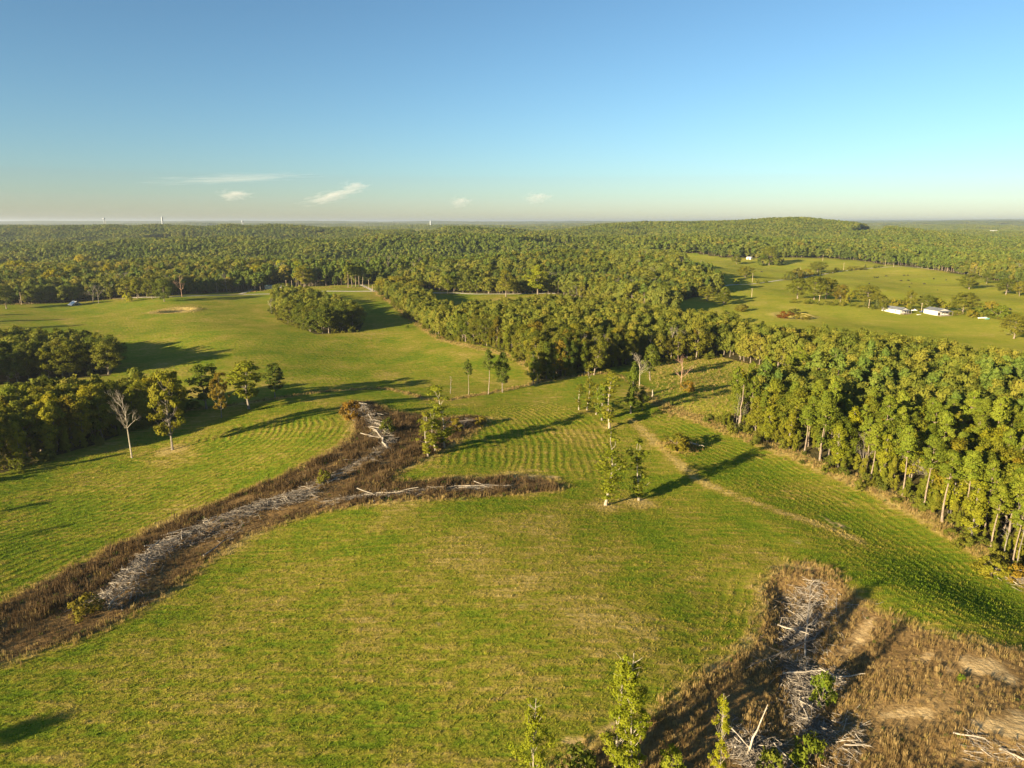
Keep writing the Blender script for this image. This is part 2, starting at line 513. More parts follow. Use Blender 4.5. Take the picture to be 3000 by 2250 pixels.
def mask_attr():
    r = np.hypot(GP[:, 0], GP[:, 1])
    A = {}
    weed = np.maximum(poly_mask(GP, WEED_L, 2.2), poly_mask(GP, WEED_R, 2.5))
    olive = np.maximum(poly_mask(GP, FIELD_R, 10), .8 * poly_mask(GP, MEADOW, 4))
    lit = np.zeros(len(GP))
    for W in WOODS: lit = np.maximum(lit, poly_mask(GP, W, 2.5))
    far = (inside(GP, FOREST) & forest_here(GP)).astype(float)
    olive = np.maximum(olive, .7 * (inside(GP, FOREST) & ~forest_here(GP)))
    for C in CLEAR:
        far *= 1 - poly_mask(GP, C, 8)
        olive = np.maximum(olive, poly_mask(GP, C, 8))
    dry = np.zeros(len(GP))
    def band(L, w, k):
        d = seg_near(GP, smooth_line(L, 12), w)
        return k * sm(w, w * .35, d)
    for L, w, k in ((FENCE_ROW, 6.0, .9), (FENCE_MID, 3.2, .65), (EDGE_MID, 5.0, .7), (TRACK, 3.4, .75), (TRACK2, 4.0, -.6)):
        dry = np.maximum(dry, band(L, w, k))
    # pale rim round the weedy gullies
    for Wp, w in ((WEED_L, 4.5), (WEED_R, 3.5)):
        d = seg_near(GP, np.vstack([Wp, Wp[:1]]), w)
        dry = np.maximum(dry, .75 * sm(w, .5, d))
    for px, rr, k in (((1375, 1085), 9, .8), ((1312, 1094), 8, .8), ((371, 972), 8, .8), ((290, 985), 4, .5), ((1320, 922), 7, .6), ((1270, 890), 7, .6), ((1440, 960), 8, .7), ((1465, 966), 9, .9),
                      ((940, 975), 8, .5), ((1130, 1030), 14, .5), ((1200, 1042), 8, .7), ((2084, 660), 14, .7), ((2170, 690), 12, .5), ((1380, 850), 9, .6), ((1470, 840), 8, .6)):
        c = G2([px])[0]
        dry = np.maximum(dry, k * sm(rr, rr * .2, np.hypot(*(GP - c).T)))
    for c, rr in ((POND, 17.), (POND2, 15.)):
        dry = np.maximum(dry, .95 * sm(rr + 9, rr, np.hypot(GP[:, 0] - c[0], GP[:, 1] - c[1])))
    bare = np.zeros(len(GP))
    for (x, y), ax, ay, rot in (((1858, 1372), 46, 16, -.9), ((1832, 1408), 30, 8, -.4), ((2108, 1455), 20, 12, .5), ((2176, 1462), 22, 14, -.8), ((2050, 1452), 10, 10, 0), ((2165, 1562), 70, 22, -.15), ((1960, 1545), 60, 12, 0),
                                ((1624, 1384), 15, 9, -.9), ((1546, 1440), 22, 9, -.5), ((1160, 1032), 55, 5, 0), ((1745, 1224), 30, 7, .1), ((1320, 1570), 35, 8, -.3), ((1240, 1600), 40, 7, -.3), ((2120, 1440), 60, 20, .2), ((2000, 1420), 25, 9, -.5),
                                ((1390, 1081), 12, 3, 0), ((1130, 1310), 22, 4, .2), ((970, 1340), 18, 3, -.3), ((1720, 1170), 12, 3, 0), ((1800, 1130), 40, 4, .4), ((2215, 1575), 60, 26, 0)):
        # a patch given on the survey grid by centre and half axes, turned into an ellipse on the ground
        a = np.linspace(0, 2 * math.pi, 15)[:-1]
        pts = [(x + ax * math.cos(t) * math.cos(rot) - ay * math.sin(t) * math.sin(rot), y + ax * math.cos(t) * math.sin(rot) + ay * math.sin(t) * math.cos(rot)) for t in a]
        bare = np.maximum(bare, poly_mask(GP, P_(pts), 3.2))
    # mowing rows: distance from the line each set of rows follows
    row = np.zeros(len(GP)); amp = np.zeros(len(GP))
    def rows(line, region, k, soft):
        nonlocal row, amp
        m = poly_mask(GP, P_(region), soft) * k
        d = np.zeros(len(GP)); kk = m > 0
        d[kk] = seg_dist(GP[kk], smooth_line(P_(line), 8))[0]
        use = m > amp
        row = np.where(use, d, row); amp = np.maximum(amp, m)
    rows([(-200, 1420), (0, 1330), (260, 1205), (540, 1085), (740, 985), (800, 930), (780, 860)], [(-300, 1300), (-100, 1120), (100, 1030), (400, 950), (600, 900), (730, 900), (760, 930), (730, 955), (520, 1055), (260, 1165), (0, 1290)], 1.0, 5)
    rows([(1080, 850), (1200, 868), (1280, 905), (1330, 960), (1362, 1040), (1370, 1100)], [(1050, 880), (1180, 860), (1260, 890), (1330, 930), (1350, 1050), (1250, 1030), (1080, 1010), (920, 1005), (1000, 950)], 1.0, 5)
    rows([(1380, 845), (1450, 888), (1560, 930), (1700, 985), (1850, 1055), (2000, 1140), (2110, 1200), (2230, 1285)], [(1400, 880), (1500, 915), (1700, 998), (1850, 1066), (2000, 1150), (2212, 1290), (2212, 1400), (2000, 1350), (1850, 1230), (1700, 1090), (1500, 1020), (1440, 950)], .8, 5)
    rows([(1760, 1260), (1700, 1340), (1690, 1420), (1560, 1500)], [(1560, 1220), (1640, 1260), (1640, 1340), (1600, 1400), (1500, 1470), (1450, 1440), (1520, 1350)], .9, 4)
    rows([(300, 640), (600, 900)], [(60, 680), (300, 650), (560, 660), (820, 650), (900, 720), (1090, 775), (1130, 800), (900, 835), (650, 845), (430, 870), (300, 800), (260, 740)], .22, 8)
    rows([(-300, 1500), (400, 1330), (900, 1150), (1300, 1080)], [(-200, 1600), (500, 1280), (900, 1110), (1250, 1090), (1600, 1180), (1500, 1400), (1100, 1700), (0, 1750)], .3, 8)
    row = row + 1.1 * wsum(W2 * np.array([1.4, 1.4, 1]), GP) + .35 * wsum(W2 * np.array([4, 4, 1]), GP)
    amp *= (1 - sm(.2, .6, weed)) * (1 - sm(.2, .8, lit))
    A.update(weed=weed, olive=olive, litter=np.maximum(lit, far * .95), dry=np.clip(dry + np.where(dry < .3, .16 * poly_mask(GP, P_([(-300, 1700), (500, 1250), (900, 1120), (1300, 1110), (1650, 1200), (1640, 1380), (1300, 1600), (1000, 1900)]), 14) - .12 * poly_mask(GP, P_([(-300, 1330), (-100, 1080), (300, 960), (700, 880), (770, 920), (520, 1060), (0, 1300)]), 8) - .14 * poly_mask(GP, P_([(1420, 930), (1700, 1000), (2000, 1150), (2212, 1290), (2212, 1380), (1900, 1250), (1600, 1100)]), 10), 0), -.3, 1), bare=bare, row=row, rowamp=amp)
    return A

def turf_nodes(t, at):
    """colour of the turf from its place: drifts, mowing streaks, swaths, tussocks; `at` reads a ground mask"""
    p = t.pos()
    big, mid = t.noise(.011, 3, p), t.noise(.045, 4, p)
    fine = t.noise(.42, 5, p, .65)
    streak = t.noise(1.0, 4, t.mapping(p, R(-38), (.10, .75, 1)), .65)
    wob = at('row')
    ro = t.math('SINE', t.math('MULTIPLY', wob, 2 * math.pi / 2.5))
    ro = t.math('MULTIPLY', ro, t.math('MULTIPLY', at('rowamp'), t.rng(t.noise(.06, 2, p), .3, .7, .35, 1.0)))
    s = t.math('MULTIPLY', t.math('SUBTRACT', big, .5), .8)
    s = t.math('ADD', s, t.math('MULTIPLY', t.math('SUBTRACT', mid, .5), 1.0))
    s = t.math('ADD', s, t.math('MULTIPLY', t.math('SUBTRACT', streak, .5), 1.25))
    s = t.math('ADD', s, t.math('MULTIPLY', t.math('SUBTRACT', fine, .5), 1.0))
    s = t.math('ADD', s, t.math('MULTIPLY', ro, .17))
    s = t.math('ADD', s, .50)
    s = t.math('ADD', s, t.math('MULTIPLY', at('dry'), .55))
    turf = t.ramp(s, [(.0, (.072, .125, .009)), (.32, (.128, .172, .014)), (.56, (.195, .190, .022)), (.80, (.270, .215, .050)), (1.0, (.37, .285, .10))])
    past = t.ramp(s, [(.0, (.145, .195, .018)), (.4, (.228, .240, .026)), (.7, (.285, .262, .040)), (1.0, (.36, .29, .085))])
    return t.mix(at('olive'), turf, past), p, mid, fine, streak, ro

def ground_material():
    t = NT('ground_turf')
    col, p, mid, fine, streak, ro = turf_nodes(t, t.attr)
    tuft = t.noise(1.9, 4, p, .7)
    nz = t.math('MULTIPLY', t.math('SUBTRACT', fine, .5), .7)
    def edge(a, lo=.35, hi=.65):
        return t.rng(t.math('ADD', t.attr(a), nz), lo, hi)
    brown = t.ramp(t.math('ADD', t.math('MULTIPLY', mid, .5), t.math('MULTIPLY', tuft, .5)), [(.3, (.11, .066, .028)), (.5, (.20, .128, .052)), (.68, (.32, .22, .095))])
    col = t.mix(edge('weed'), col, brown)
    sand = t.mix(t.rng(tuft, .35, .7), (.42, .29, .13), (.60, .44, .22))
    bn = t.math('MULTIPLY', t.math('SUBTRACT', t.noise(.22, 5, p, .7), .5), 1.9)
    col = t.mix(t.rng(t.math('ADD', t.attr('bare'), bn), .35, .85), col, sand)
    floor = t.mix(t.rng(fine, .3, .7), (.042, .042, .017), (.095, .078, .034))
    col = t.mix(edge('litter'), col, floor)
    h = t.math('MULTIPLY', fine, .75)
    h = t.math('ADD', h, t.math('MULTIPLY', tuft, .26))
    h = t.math('ADD', h, t.math('MULTIPLY', streak, .35))
    h = t.math('ADD', h, t.math('MULTIPLY', ro, .13))
    return t.done(col, .95, .0, t.bump(h, .55))
MAT['ground'] = ground_material()
nx, ny = len(XS), len(YS)
ii = (np.arange(ny - 1)[:, None] * nx + np.arange(nx - 1)[None, :]).ravel()
gf = np.stack([ii, ii + 1, ii + 1 + nx, ii + nx], 1)
gv = np.column_stack([GP, GZ])
ATTR = mask_attr()
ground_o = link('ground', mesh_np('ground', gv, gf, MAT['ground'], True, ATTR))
tag(ground_o, 'rolling mown hay fields, weedy gullies and wooded land to the horizon', kind='structure')

def lookup(name, P):
    """value of a ground mask at points P"""
    a = ATTR[name].reshape(len(YS), len(XS))
    i = np.clip(np.searchsorted(XS, P[:, 0]) - 1, 0, nx - 2); j = np.clip(np.searchsorted(YS, P[:, 1]) - 1, 0, ny - 2)
    u = np.clip((P[:, 0] - XS[i]) / (XS[i + 1] - XS[i]), 0, 1); v = np.clip((P[:, 1] - YS[j]) / (YS[j + 1] - YS[j]), 0, 1)
    return (a[j, i] * (1 - u) + a[j, i + 1] * u) * (1 - v) + (a[j + 1, i] * (1 - u) + a[j + 1, i + 1] * u) * v

# ------------------------------------------------------------------ foliage materials
def leaf_material(key, stops, spread=.72, trans=.28, obj_tint=True):
    t = NT(key)
    oi = t.n('ShaderNodeObjectInfo')
    f = t.math('ADD', t.math('MULTIPLY', oi.outputs['Random'], spread), t.math('MULTIPLY', t.attr('tint'), 1 - spread))
    col = t.ramp(f, stops)
    col = t.mix(t.rng(t.attr('tint'), 0, 1, .0, .55, False), col, t.mix(.5, col, (.20, .17, .03)))
    if obj_tint:
        col = t.mix(1.0, col, oi.outputs['Color'], 'MULTIPLY')
    MAT[key] = t.done(col, .7, .05, None, 0, trans, t.mix(1.0, col, (1.5, 1.5, .55), 'MULTIPLY'))
leaf_material('leaf_oak', [(0, (.050, .075, .010)), (.3, (.088, .110, .013)), (.6, (.122, .132, .015)), (.85, (.150, .145, .018)), (1, (.165, .130, .022))])
leaf_material('leaf_hickory', [(0, (.095, .122, .010)), (.5, (.142, .158, .013)), (1, (.18, .165, .016))])
leaf_material('leaf_pine', [(0, (.066, .095, .012)), (.5, (.090, .120, .014)), (1, (.115, .135, .016))], trans=.15)
leaf_material('leaf_cedar', [(0, (.040, .065, .018)), (1, (.070, .085, .022))], trans=.12)
leaf_material('leaf_forest', [(0, (.038, .068, .014)), (.25, (.074, .108, .018)), (.6, (.108, .142, .022)), (.84, (.150, .158, .028)), (1, (.185, .148, .036))], obj_tint=False, trans=.2)
leaf_material('leaf_wood', [(0, (.050, .078, .011)), (.25, (.090, .116, .015)), (.6, (.138, .150, .018)), (.86, (.172, .165, .022)), (1, (.185, .145, .028))], obj_tint=False, trans=.26)
leaf_material('leaf_forest_dark', [(0, (.030, .062, .013)), (.5, (.058, .092, .016)), (1, (.092, .118, .020))], obj_tint=False, trans=.2, spread=.6)
leaf_material('leaf_forest_olive', [(0, (.075, .104, .018)), (.5, (.122, .146, .024)), (1, (.180, .172, .032))], obj_tint=False, trans=.22, spread=.6)
leaf_material('leaf_forest_gold', [(0, (.10, .115, .018)), (.5, (.165, .155, .024)), (1, (.22, .18, .03))], obj_tint=False, trans=.25)
leaf_material('leaf_forest_pine', [(0, (.050, .090, .015)), (.6, (.080, .122, .018)), (1, (.112, .142, .020))], obj_tint=False, trans=.12)

# ------------------------------------------------------------------ tree prototypes
def leaves(centres, rads, n_each, size, rng, flat=.0, outward=None, ow=.5):
    """rhombic leaf sprays round cluster centres -> V, F, tint"""
    C = np.repeat(centres, n_each, 0); rr = np.repeat(rads, n_each)
    n = len(C)
    d = rng.normal(size=(n, 3)); d /= np.linalg.norm(d, axis=1)[:, None]
    p = C + d * (rr * rng.uniform(.25, 1.0, n) ** .6)[:, None] * np.array([1, 1, 1 - flat])
    nrm = rng.normal(size=(n, 3)) * .75 + d * .9 + np.array([0, 0, .45])
    if outward is not None: nrm += np.repeat(outward, n_each, 0) * ow
    nrm /= np.linalg.norm(nrm, axis=1)[:, None]
    a = np.cross(nrm, rng.normal(size=(n, 3))); a /= np.linalg.norm(a, axis=1)[:, None] + 1e-9
    b = np.cross(nrm, a)
    s = size * rng.uniform(.6, 1.35, n)[:, None]
    V = np.stack([p - a * s, p + b * s * .52 - nrm * s * .12, p + a * s, p - b * s * .52 - nrm * s * .12], 1).reshape(-1, 3)
    F = np.arange(n * 4).reshape(n, 4)
    ct = np.repeat(rng.uniform(0, 1, len(centres)), n_each)
    tint = np.clip(.65 * ct + .35 * rng.uniform(0, 1, n), 0, 1)
    return V, F, np.repeat(tint, 4)

def limb(mb, a, b, r0, r1, rng, sides=4, sag=.12):
    a = Vector(a); b = Vector(b); L = (b - a).length
    m = a.lerp(b, .5) + Vector((rng.normal() * .05 * L, rng.normal() * .05 * L, -sag * L * .5 + rng.normal() * .03 * L))
    mb.tube([a, m, b], [r0, (r0 + r1) * .55, r1], sides, False)

def make_tree(name, kind, seed, H, Rr, base, ncl, nleaf, lsize, crad, leaf_mat, bark_mat, trunk_r=None, lean=0.0, epi=0.0, shape='round', gap=.0, dead_top=False, ow=.7):
    """kind of crown by `shape`; returns trunk mesh and crown mesh, base at the origin"""
    rng = np.random.default_rng(seed)
    tr = trunk_r or H * .016
    mb = MB(); n = 8
    ph = rng.uniform(0, 6.28)
    def axis_at(z):
        u = z / H
        return np.array([lean * H * u * u + .012 * H * math.sin(ph + u * 5), .012 * H * math.cos(ph * 1.3 + u * 4), z])
    top = H * (1.0 if dead_top else (.93 if shape in ('pine', 'column') else .80))
    mb.tube([axis_at(top * i / n) for i in range(n + 1)], [tr * (1.35 if i == 0 else (1 - .80 * (i / n) ** .9)) for i in range(n + 1)], 7)
    # buttress at the foot
    cz = H * base; ch = H * (1 - base) * (.93 if dead_top else 1)
    C = []; Rd = []; O = []
    lob = rng.uniform(0, 6.28, 4)
    k = 0
    while len(C) < ncl and k < ncl * 30:
        k += 1
        u = rng.uniform(.02, 1) ; th = rng.uniform(0, 6.28)
        if shape == 'round': prof = math.sqrt(max(0, 1 - ((u - .45) / .57) ** 2))
        elif shape == 'tall': prof = (.55 + .45 * math.sin(math.pi * min(1, u * 1.05))) * (1 - max(0, u - .75) / .25 * .8)
        elif shape == 'column': prof = (.40 + .60 * math.sin(math.pi * u ** .8)) * (.72 + .28 * math.sin(u * 17 + lob[0]))
        elif shape == 'pine': prof = (1 - u) ** .55 * min(1, .45 + u * 2.5)
        elif shape == 'ragged': prof = (.62 + .30 * math.sin(u * 12 + lob[0]) + .22 * math.sin(u * 23 + lob[2])) * (1 - u ** 3 * .75) * min(1, .5 + u * 2)
        elif shape == 'cone': prof = (1 - u) ** .8
        elif shape == 'vase': prof = .25 + .75 * math.sin(math.pi * min(1, .12 + u * .78))
        else: prof = 1.0
        rr = Rr * prof * (1 + .20 * math.sin(2 * th + lob[1]) + .16 * math.sin(3 * th + lob[2] + u * 4))
        q = rng.uniform(.15, 1) ** .5
        if gap and math.sin(th * 2 + lob[3] + u * 9) > 1 - gap * 2 and q > .5: continue
        ax = axis_at(cz + u * ch)
        c = ax + np.array([math.cos(th) * rr * q, math.sin(th) * rr * q, rng.normal() * .02 * H])
        cr = crad * rng.uniform(.7, 1.3) * (.75 if shape in ('column', 'pine') and u > .85 else 1)
        C.append(c); Rd.append(cr); O.append([math.cos(th), math.sin(th), .4])
        if len(C) % (2 if shape in ('pine', 'vase', 'column', 'ragged') else 3) == 0:
            drop = {'pine': .02, 'cone': .05}.get(shape, .16)
            za = max(H * base * .75, c[2] - rr * q * .7 - drop * H * .5)
            limb(mb, axis_at(min(za, top * .97)), c, max(.03, tr * .34 * (1 - u * .6)), .02, rng)
    # leafy twigs up the trunk
    for i in range(int(epi)):
        z = H * rng.uniform(.10, base + .15); th = rng.uniform(0, 6.28)
        C.append(axis_at(z) + np.array([math.cos(th), math.sin(th), 0]) * (tr + crad * .4)); Rd.append(crad * rng.uniform(.35, .7)); O.append([math.cos(th), math.sin(th), .2])
    if dead_top:
        for i in range(7):
            z = H * rng.uniform(.72, .95); th = rng.uniform(0, 6.28)
            limb(mb, axis_at(z), axis_at(z) + np.array([math.cos(th) * .05 * H, math.sin(th) * .05 * H, .05 * H]), tr * .22, .015, rng, 3, -.1)
    C = np.array(C); Rd = np.array(Rd); O = np.array(O)
    V, F, T = leaves(C, Rd, nleaf, lsize, rng, .35 if shape in ('pine', 'vase') else .15, O, ow)
    V[:, 2] = np.maximum(V[:, 2], .15)
    return mb.mesh(name + '_trunk', MAT[bark_mat]), mesh_np(name + '_crown', V, F, MAT[leaf_mat], False, {'tint': T})

def bare_tree(name, seed, H, Rr, bark, levels=5, first=.38, thick=.0105):
    rng = np.random.default_rng(seed); mb = MB(); mb2 = MB()
    def grow(p, d, L, r, lv, m):
        q = p + d * L
        mid = p + d * L * .5 + Vector(rng.normal(size=3)) * L * .04
        m.tube([p, mid, q], [r, r * .82, r * .62], 6 if lv > 2 else 4 if lv > 1 else 3, False)
        if lv == 0: return
        for i in range(3 if lv > 1 else 2):
            a = rng.uniform(.25, .6); th = rng.uniform(0, 6.28)
            u = d.orthogonal().normalized(); w = d.cross(u)
            nd = (d * math.cos(a) + (u * math.cos(th) + w * math.sin(th)) * math.sin(a) + Vector((0, 0, .12))).normalized()
            s = rng.uniform(.45, 1.0)
            grow(p.lerp(q, s), nd, L * rng.uniform(.55, .8), r * .55 * (1.15 - s * .3), lv - 1, mb2)
    r = H * thick
    t1 = Vector((rng.normal() * .02 * H, rng.normal() * .02 * H, H * first))
    mb.tube([(0, 0, 0), t1 * .5, t1], [r * 1.3, r, r * .85], 7, False)
    d = Vector((rng.normal() * .08, rng.normal() * .08, 1)).normalized()
    grow(t1, d, H * .26, r * .8, levels, mb2)
    for i in range(4):
        th = rng.uniform(0, 6.28)
        grow(t1 * rng.uniform(.75, 1.0), Vector((math.cos(th), math.sin(th), rng.uniform(.5, 1.3))).normalized(), H * rng.uniform(.16, .26), r * .45, levels - 1, mb2)
    V = np.array(mb2.v); z = V[:, 2].max(); 
    k = (H - t1.z) / (z - t1.z)
    mb2.v = [(x, y, t1.z + (zz - t1.z) * k) for x, y, zz in mb2.v]
    VV = np.array(mb2.v); global BARE_R
    BARE_R = float(np.percentile(np.hypot(VV[:, 0], VV[:, 1]), 97))
    return mb.mesh(name + '_trunk', MAT[bark]), mb2.mesh(name + '_branches', MAT[bark])

PR = {}      # name -> list of (trunk mesh, crown mesh, height, radius)
def proto(kind, n, H, Rr, **kw):
    PR[kind] = []
    for i in range(n):
        h = H * (.94 + .12 * i / max(1, n - 1)); r = Rr * (1.08 - .16 * i / max(1, n - 1))
        a, b = make_tree(kind, kind, hash_seed(kind, i), h, r, **kw)
        PR[kind].append((a, b, h, r))
def hash_seed(s, i): return sum(ord(c) * (k + 3) for k, c in enumerate(s)) * 7 + i * 131
proto('oak', 5, 17, 5.6, base=.20, ncl=95, nleaf=68, lsize=.32, crad=1.35, leaf_mat='leaf_oak', bark_mat='bark', shape='round', gap=.08)
proto('tall_oak', 5, 19, 4.3, base=.26, ncl=85, nleaf=66, lsize=.32, crad=1.25, leaf_mat='leaf_oak', bark_mat='bark', shape='tall', gap=.10)
proto('hickory', 5, 18, 3.0, base=.16, ncl=66, nleaf=66, lsize=.29, crad=1.05, leaf_mat='leaf_hickory', bark_mat='bark_grey', shape='column', gap=.12, epi=10)
proto('pine', 4, 23, 3.6, base=.60, ncl=52, nleaf=72, lsize=.31, crad=1.05, leaf_mat='leaf_pine', bark_mat='bark_pine', shape='pine', trunk_r=.27, gap=.10)
proto('cedar', 2, 9, 2.6, base=.04, ncl=60, nleaf=44, lsize=.30, crad=.75, leaf_mat='leaf_cedar', bark_mat='bark', shape='cone')
proto('shrub', 3, 4, 2.4, base=.05, ncl=34, nleaf=40, lsize=.24, crad=.65, leaf_mat='leaf_oak', bark_mat='bark', shape='round')
proto('field_tree', 2, 18, 4.6, base=.26, ncl=82, nleaf=60, lsize=.34, crad=1.05, leaf_mat='leaf_hickory', bark_mat='bark_grey', shape='vase', gap=.14)
proto('slim_tree', 3, 20, 2.4, base=.16, ncl=40, nleaf=48, lsize=.21, crad=.72, leaf_mat='leaf_hickory', bark_mat='bark_pale', shape='ragged', gap=.26, epi=14, trunk_r=.17)
proto('near_tree', 2, 22, 3.2, base=.24, ncl=84, nleaf=70, lsize=.155, crad=.60, leaf_mat='leaf_hickory', bark_mat='bark_pale', shape='ragged', gap=.28, epi=16, trunk_r=.15, dead_top=True)
PR['bare'] = []
for i in range(3):
    a, b = bare_tree('bare', 40 + i, 18, 4, 'bark_grey')
    PR['bare'].append((a, b, 18, BARE_R))
a, b = bare_tree('bare_pale', 51, 20, 4, 'bark_pale', 5, .46)
PR['bare_pale'] = [(a, b, 20, BARE_R)]
a, b = bare_tree('bare_rust', 53, 16, 4, 'bark_rust', 5, .35)
PR['bare_rust'] = [(a, b, 16, BARE_R)]
CNAME = {'bare': 'branches', 'bare_pale': 'branches', 'bare_rust': 'branches', 'pine': 'needles'}
ONAME = {'oak': 'oak_tree', 'tall_oak': 'oak_tree', 'hickory': 'hickory_tree', 'pine': 'pine_tree', 'cedar': 'cedar_tree', 'shrub': 'shrub', 'field_tree': 'hickory_tree', 'slim_tree': 'slim_tree',
         'near_tree': 'slim_tree', 'bare': 'bare_tree', 'bare_pale': 'bare_tree', 'bare_rust': 'bare_tree'}

def tree(kind, base, h, width, label, group=None, cat=None, tint=None, rz=None, var=None, lean=None, name=None):
    pr = PR[kind]; i = random.randrange(len(pr)) if var is None else var % len(pr)
    tm, cm, H0, R0 = pr[i]
    e = empty(name or ONAME[kind], (base[0], base[1], base[2] - .08), random.uniform(0, 6.28) if rz is None else rz)
    sw = (width / 2) / R0 if width else h / H0
    e.scale = (sw, sw, h / H0)
    if lean:
        e.rotation_euler = (lean[0], lean[1], e.rotation_euler[2])
    a = link('trunk', tm, e); b = link(CNAME.get(kind, 'crown'), cm, e)
    if tint:
        a_ = (*tint, 1.0); b.color = a_
    tag(e, label, cat or ('shrub' if kind == 'shrub' else 'tree'), group)
    return e

def at(x, y): return ground([(x, y)])[0]
def tree_px(kind, x, y, ytop, wpx, label, group=None, **kw):
    b = at(x, y); h = height_to(b, ytop)
    return tree(kind, b, h, px_to_m(b, wpx), label, group, **kw)

# ------------------------------------------------------------------ single trees of the photograph
GF = 'trees standing alone in the fields'
tree_px('bare_pale', 285, 989, 836, 100, 'tall leafless grey tree standing at the edge of the left field', GF, var=0, rz=.5)
tree_px('field_tree', 371, 972, 806, 84, 'tall leafy tree with yellow-green crown beside the tall leafless tree', GF, var=0, tint=(1.0, .95, .85), rz=.4)
tree_px('field_tree', 444, 884, 790, 66, 'vase-shaped green tree, first of the four in a row behind the shaded field', GF, var=1, tint=(.8, .9, .9), rz=1.9)
tree_px('field_tree', 479, 903, 808, 38, 'thin brownish tree, second of the four in the row', GF, var=0, tint=(1.05, .72, .9), rz=2.2)
tree_px('field_tree', 537, 883, 783, 76, 'bright yellow-green tree, third of the four in the row', GF, var=1, tint=(1.15, 1.12, .8), rz=.1)
tree_px('field_tree', 595, 858, 788, 50, 'small dark green tree at the end of the row of four', GF, var=0, tint=(.5, .62, .8), rz=3.3)
tree_px('pine', 1012, 855, 778, 24, 'short-crowned sparse pine, first of three trees on the middle fence line', GF, var=0, tint=(.8, .85, .9))
tree_px('pine', 1056, 852, 757, 34, 'tallest sparse pine of three trees on the middle fence line', GF, var=1, tint=(.8, .85, .9))
tree_px('tall_oak', 1086, 847, 763, 36, 'dense dark green oak, last of three trees on the middle fence line', GF, var=2, tint=(.75, .85, .9))
GG = 'trees at the head of the left gully'
tree_px('slim_tree', 922, 985, 893, 60, 'shortest slim tree at the gully mouth with a bare white stem foot', GG, var=0, tint=(1.05, 1.1, .9))
tree_px('slim_tree', 938, 973, 885, 66, 'bushy green tree, middle one of three at the gully head', GG, var=1, tint=(1.0, 1.06, .9))
tree_px('slim_tree', 961, 968, 828, 68, 'tallest of three green trees at the gully head', GG, var=2, tint=(1.1, 1.14, .9), lean=(0, -.09), rz=0)
GP2 = 'pair of tall slim trees in the mown field'
tree_px('slim_tree', 1312, 1093, 933, 92, 'taller slim leafy tree of the pair standing mid field', GP2, var=1, tint=(1.1, 1.1, .8), lean=(0, .03), rz=0)
tree_px('slim_tree', 1376, 1081, 950, 72, 'shorter thin-leaved slim tree of the pair standing mid field', GP2, var=0, tint=(1.05, 1.06, .8), rz=1)
GM = 'slim trees on the rise behind the pair'
tree_px('slim_tree', 1250, 885, 828, 32, 'thin grey-stemmed tree at the outer end of the stand on the rise', GM, var=2, tint=(.85, .85, .85))
tree_px('slim_tree', 1270, 886, 796, 42, 'thin tall tree, second in the stand on the rise', GM, var=1, tint=(.9, .9, .85))
tree_px('slim_tree', 1289, 896, 830, 36, 'thin short tree, third in the stand on the rise', GM, var=0, tint=(.9, .9, .85))
tree_px('hickory', 1301, 908, 822, 42, 'bushy tree with leafy stem behind the tallest tree of the rise', GM, var=0, tint=(.8, .95, .9))
tree_px('slim_tree', 1315, 925, 800, 64, 'tallest tree with bare lower trunk in front of the stand on the rise', GM, var=2, tint=(.95, 1, .85))
tree_px('hickory', 1364, 893, 787, 34, 'dark full tree right of the stand on the rise', GM, var=3, tint=(.6, .75, .8))
tree_px('hickory', 1388, 886, 836, 28, 'low dark tree beside the dark full tree on the rise', GM, var=1, tint=(.6, .72, .75))
tree_px('bare_pale', 1381, 841, 758, 64, 'pale leafless tree at the gap between the woods', GM)
tree_px('tall_oak', 1404, 821, 746, 42, 'green oak just behind the pale leafless tree', GM, var=1, tint=(.95, 1, .9))
tree_px('bare_rust', 1470, 836, 765, 58, 'pinkish-brown leafless tree in the meadow', GM, rz=1)
tree_px('bare_pale', 1449, 778, 700, 54, 'white leafless tree against the dark middle wood', GM, rz=2)
tree_px('tall_oak', 1502, 776, 690, 48, 'sparse pale oak with leaning trunk by the meadow corner', GM, var=0, tint=(1.1, 1.05, 1.0), lean=(0, .1), rz=0)
tree_px('tall_oak', 1284, 810, 738, 46, 'leaning oak with pale forked trunk at the front of the middle wood', GM, var=3, tint=(1.05, 1, .9), lean=(0, .16), rz=0)
tree_px('cedar', 1451, 876, 858, 9, 'small bright green cedar bush by the fence row', GM, tint=(1.6, 1.7, 1.2))
GN = 'trees at the bottom edge of the picture'
tree_px('near_tree', 1155, 1785, 1510, 110, 'bushy yellow-green tree with dead white tip in the near field', GN, var=0, tint=(1.25, 1.25, .8))
tree_px('near_tree', 1332, 1711, 1415, 104, 'near tree with dead bare top, behind its taller leafy twin', GN, var=1, tint=(1.2, 1.2, .8))
tree_px('near_tree', 1359, 1718, 1412, 132, 'tall leafy near tree with white trunk over the weedy gully', GN, var=0, tint=(1.35, 1.32, .8), rz=2.0)
tree_px('near_tree', 1545, 1765, 1496, 58, 'thin yellow-leaved tree among the near brush', GN, var=1, tint=(1.6, 1.45, .75))
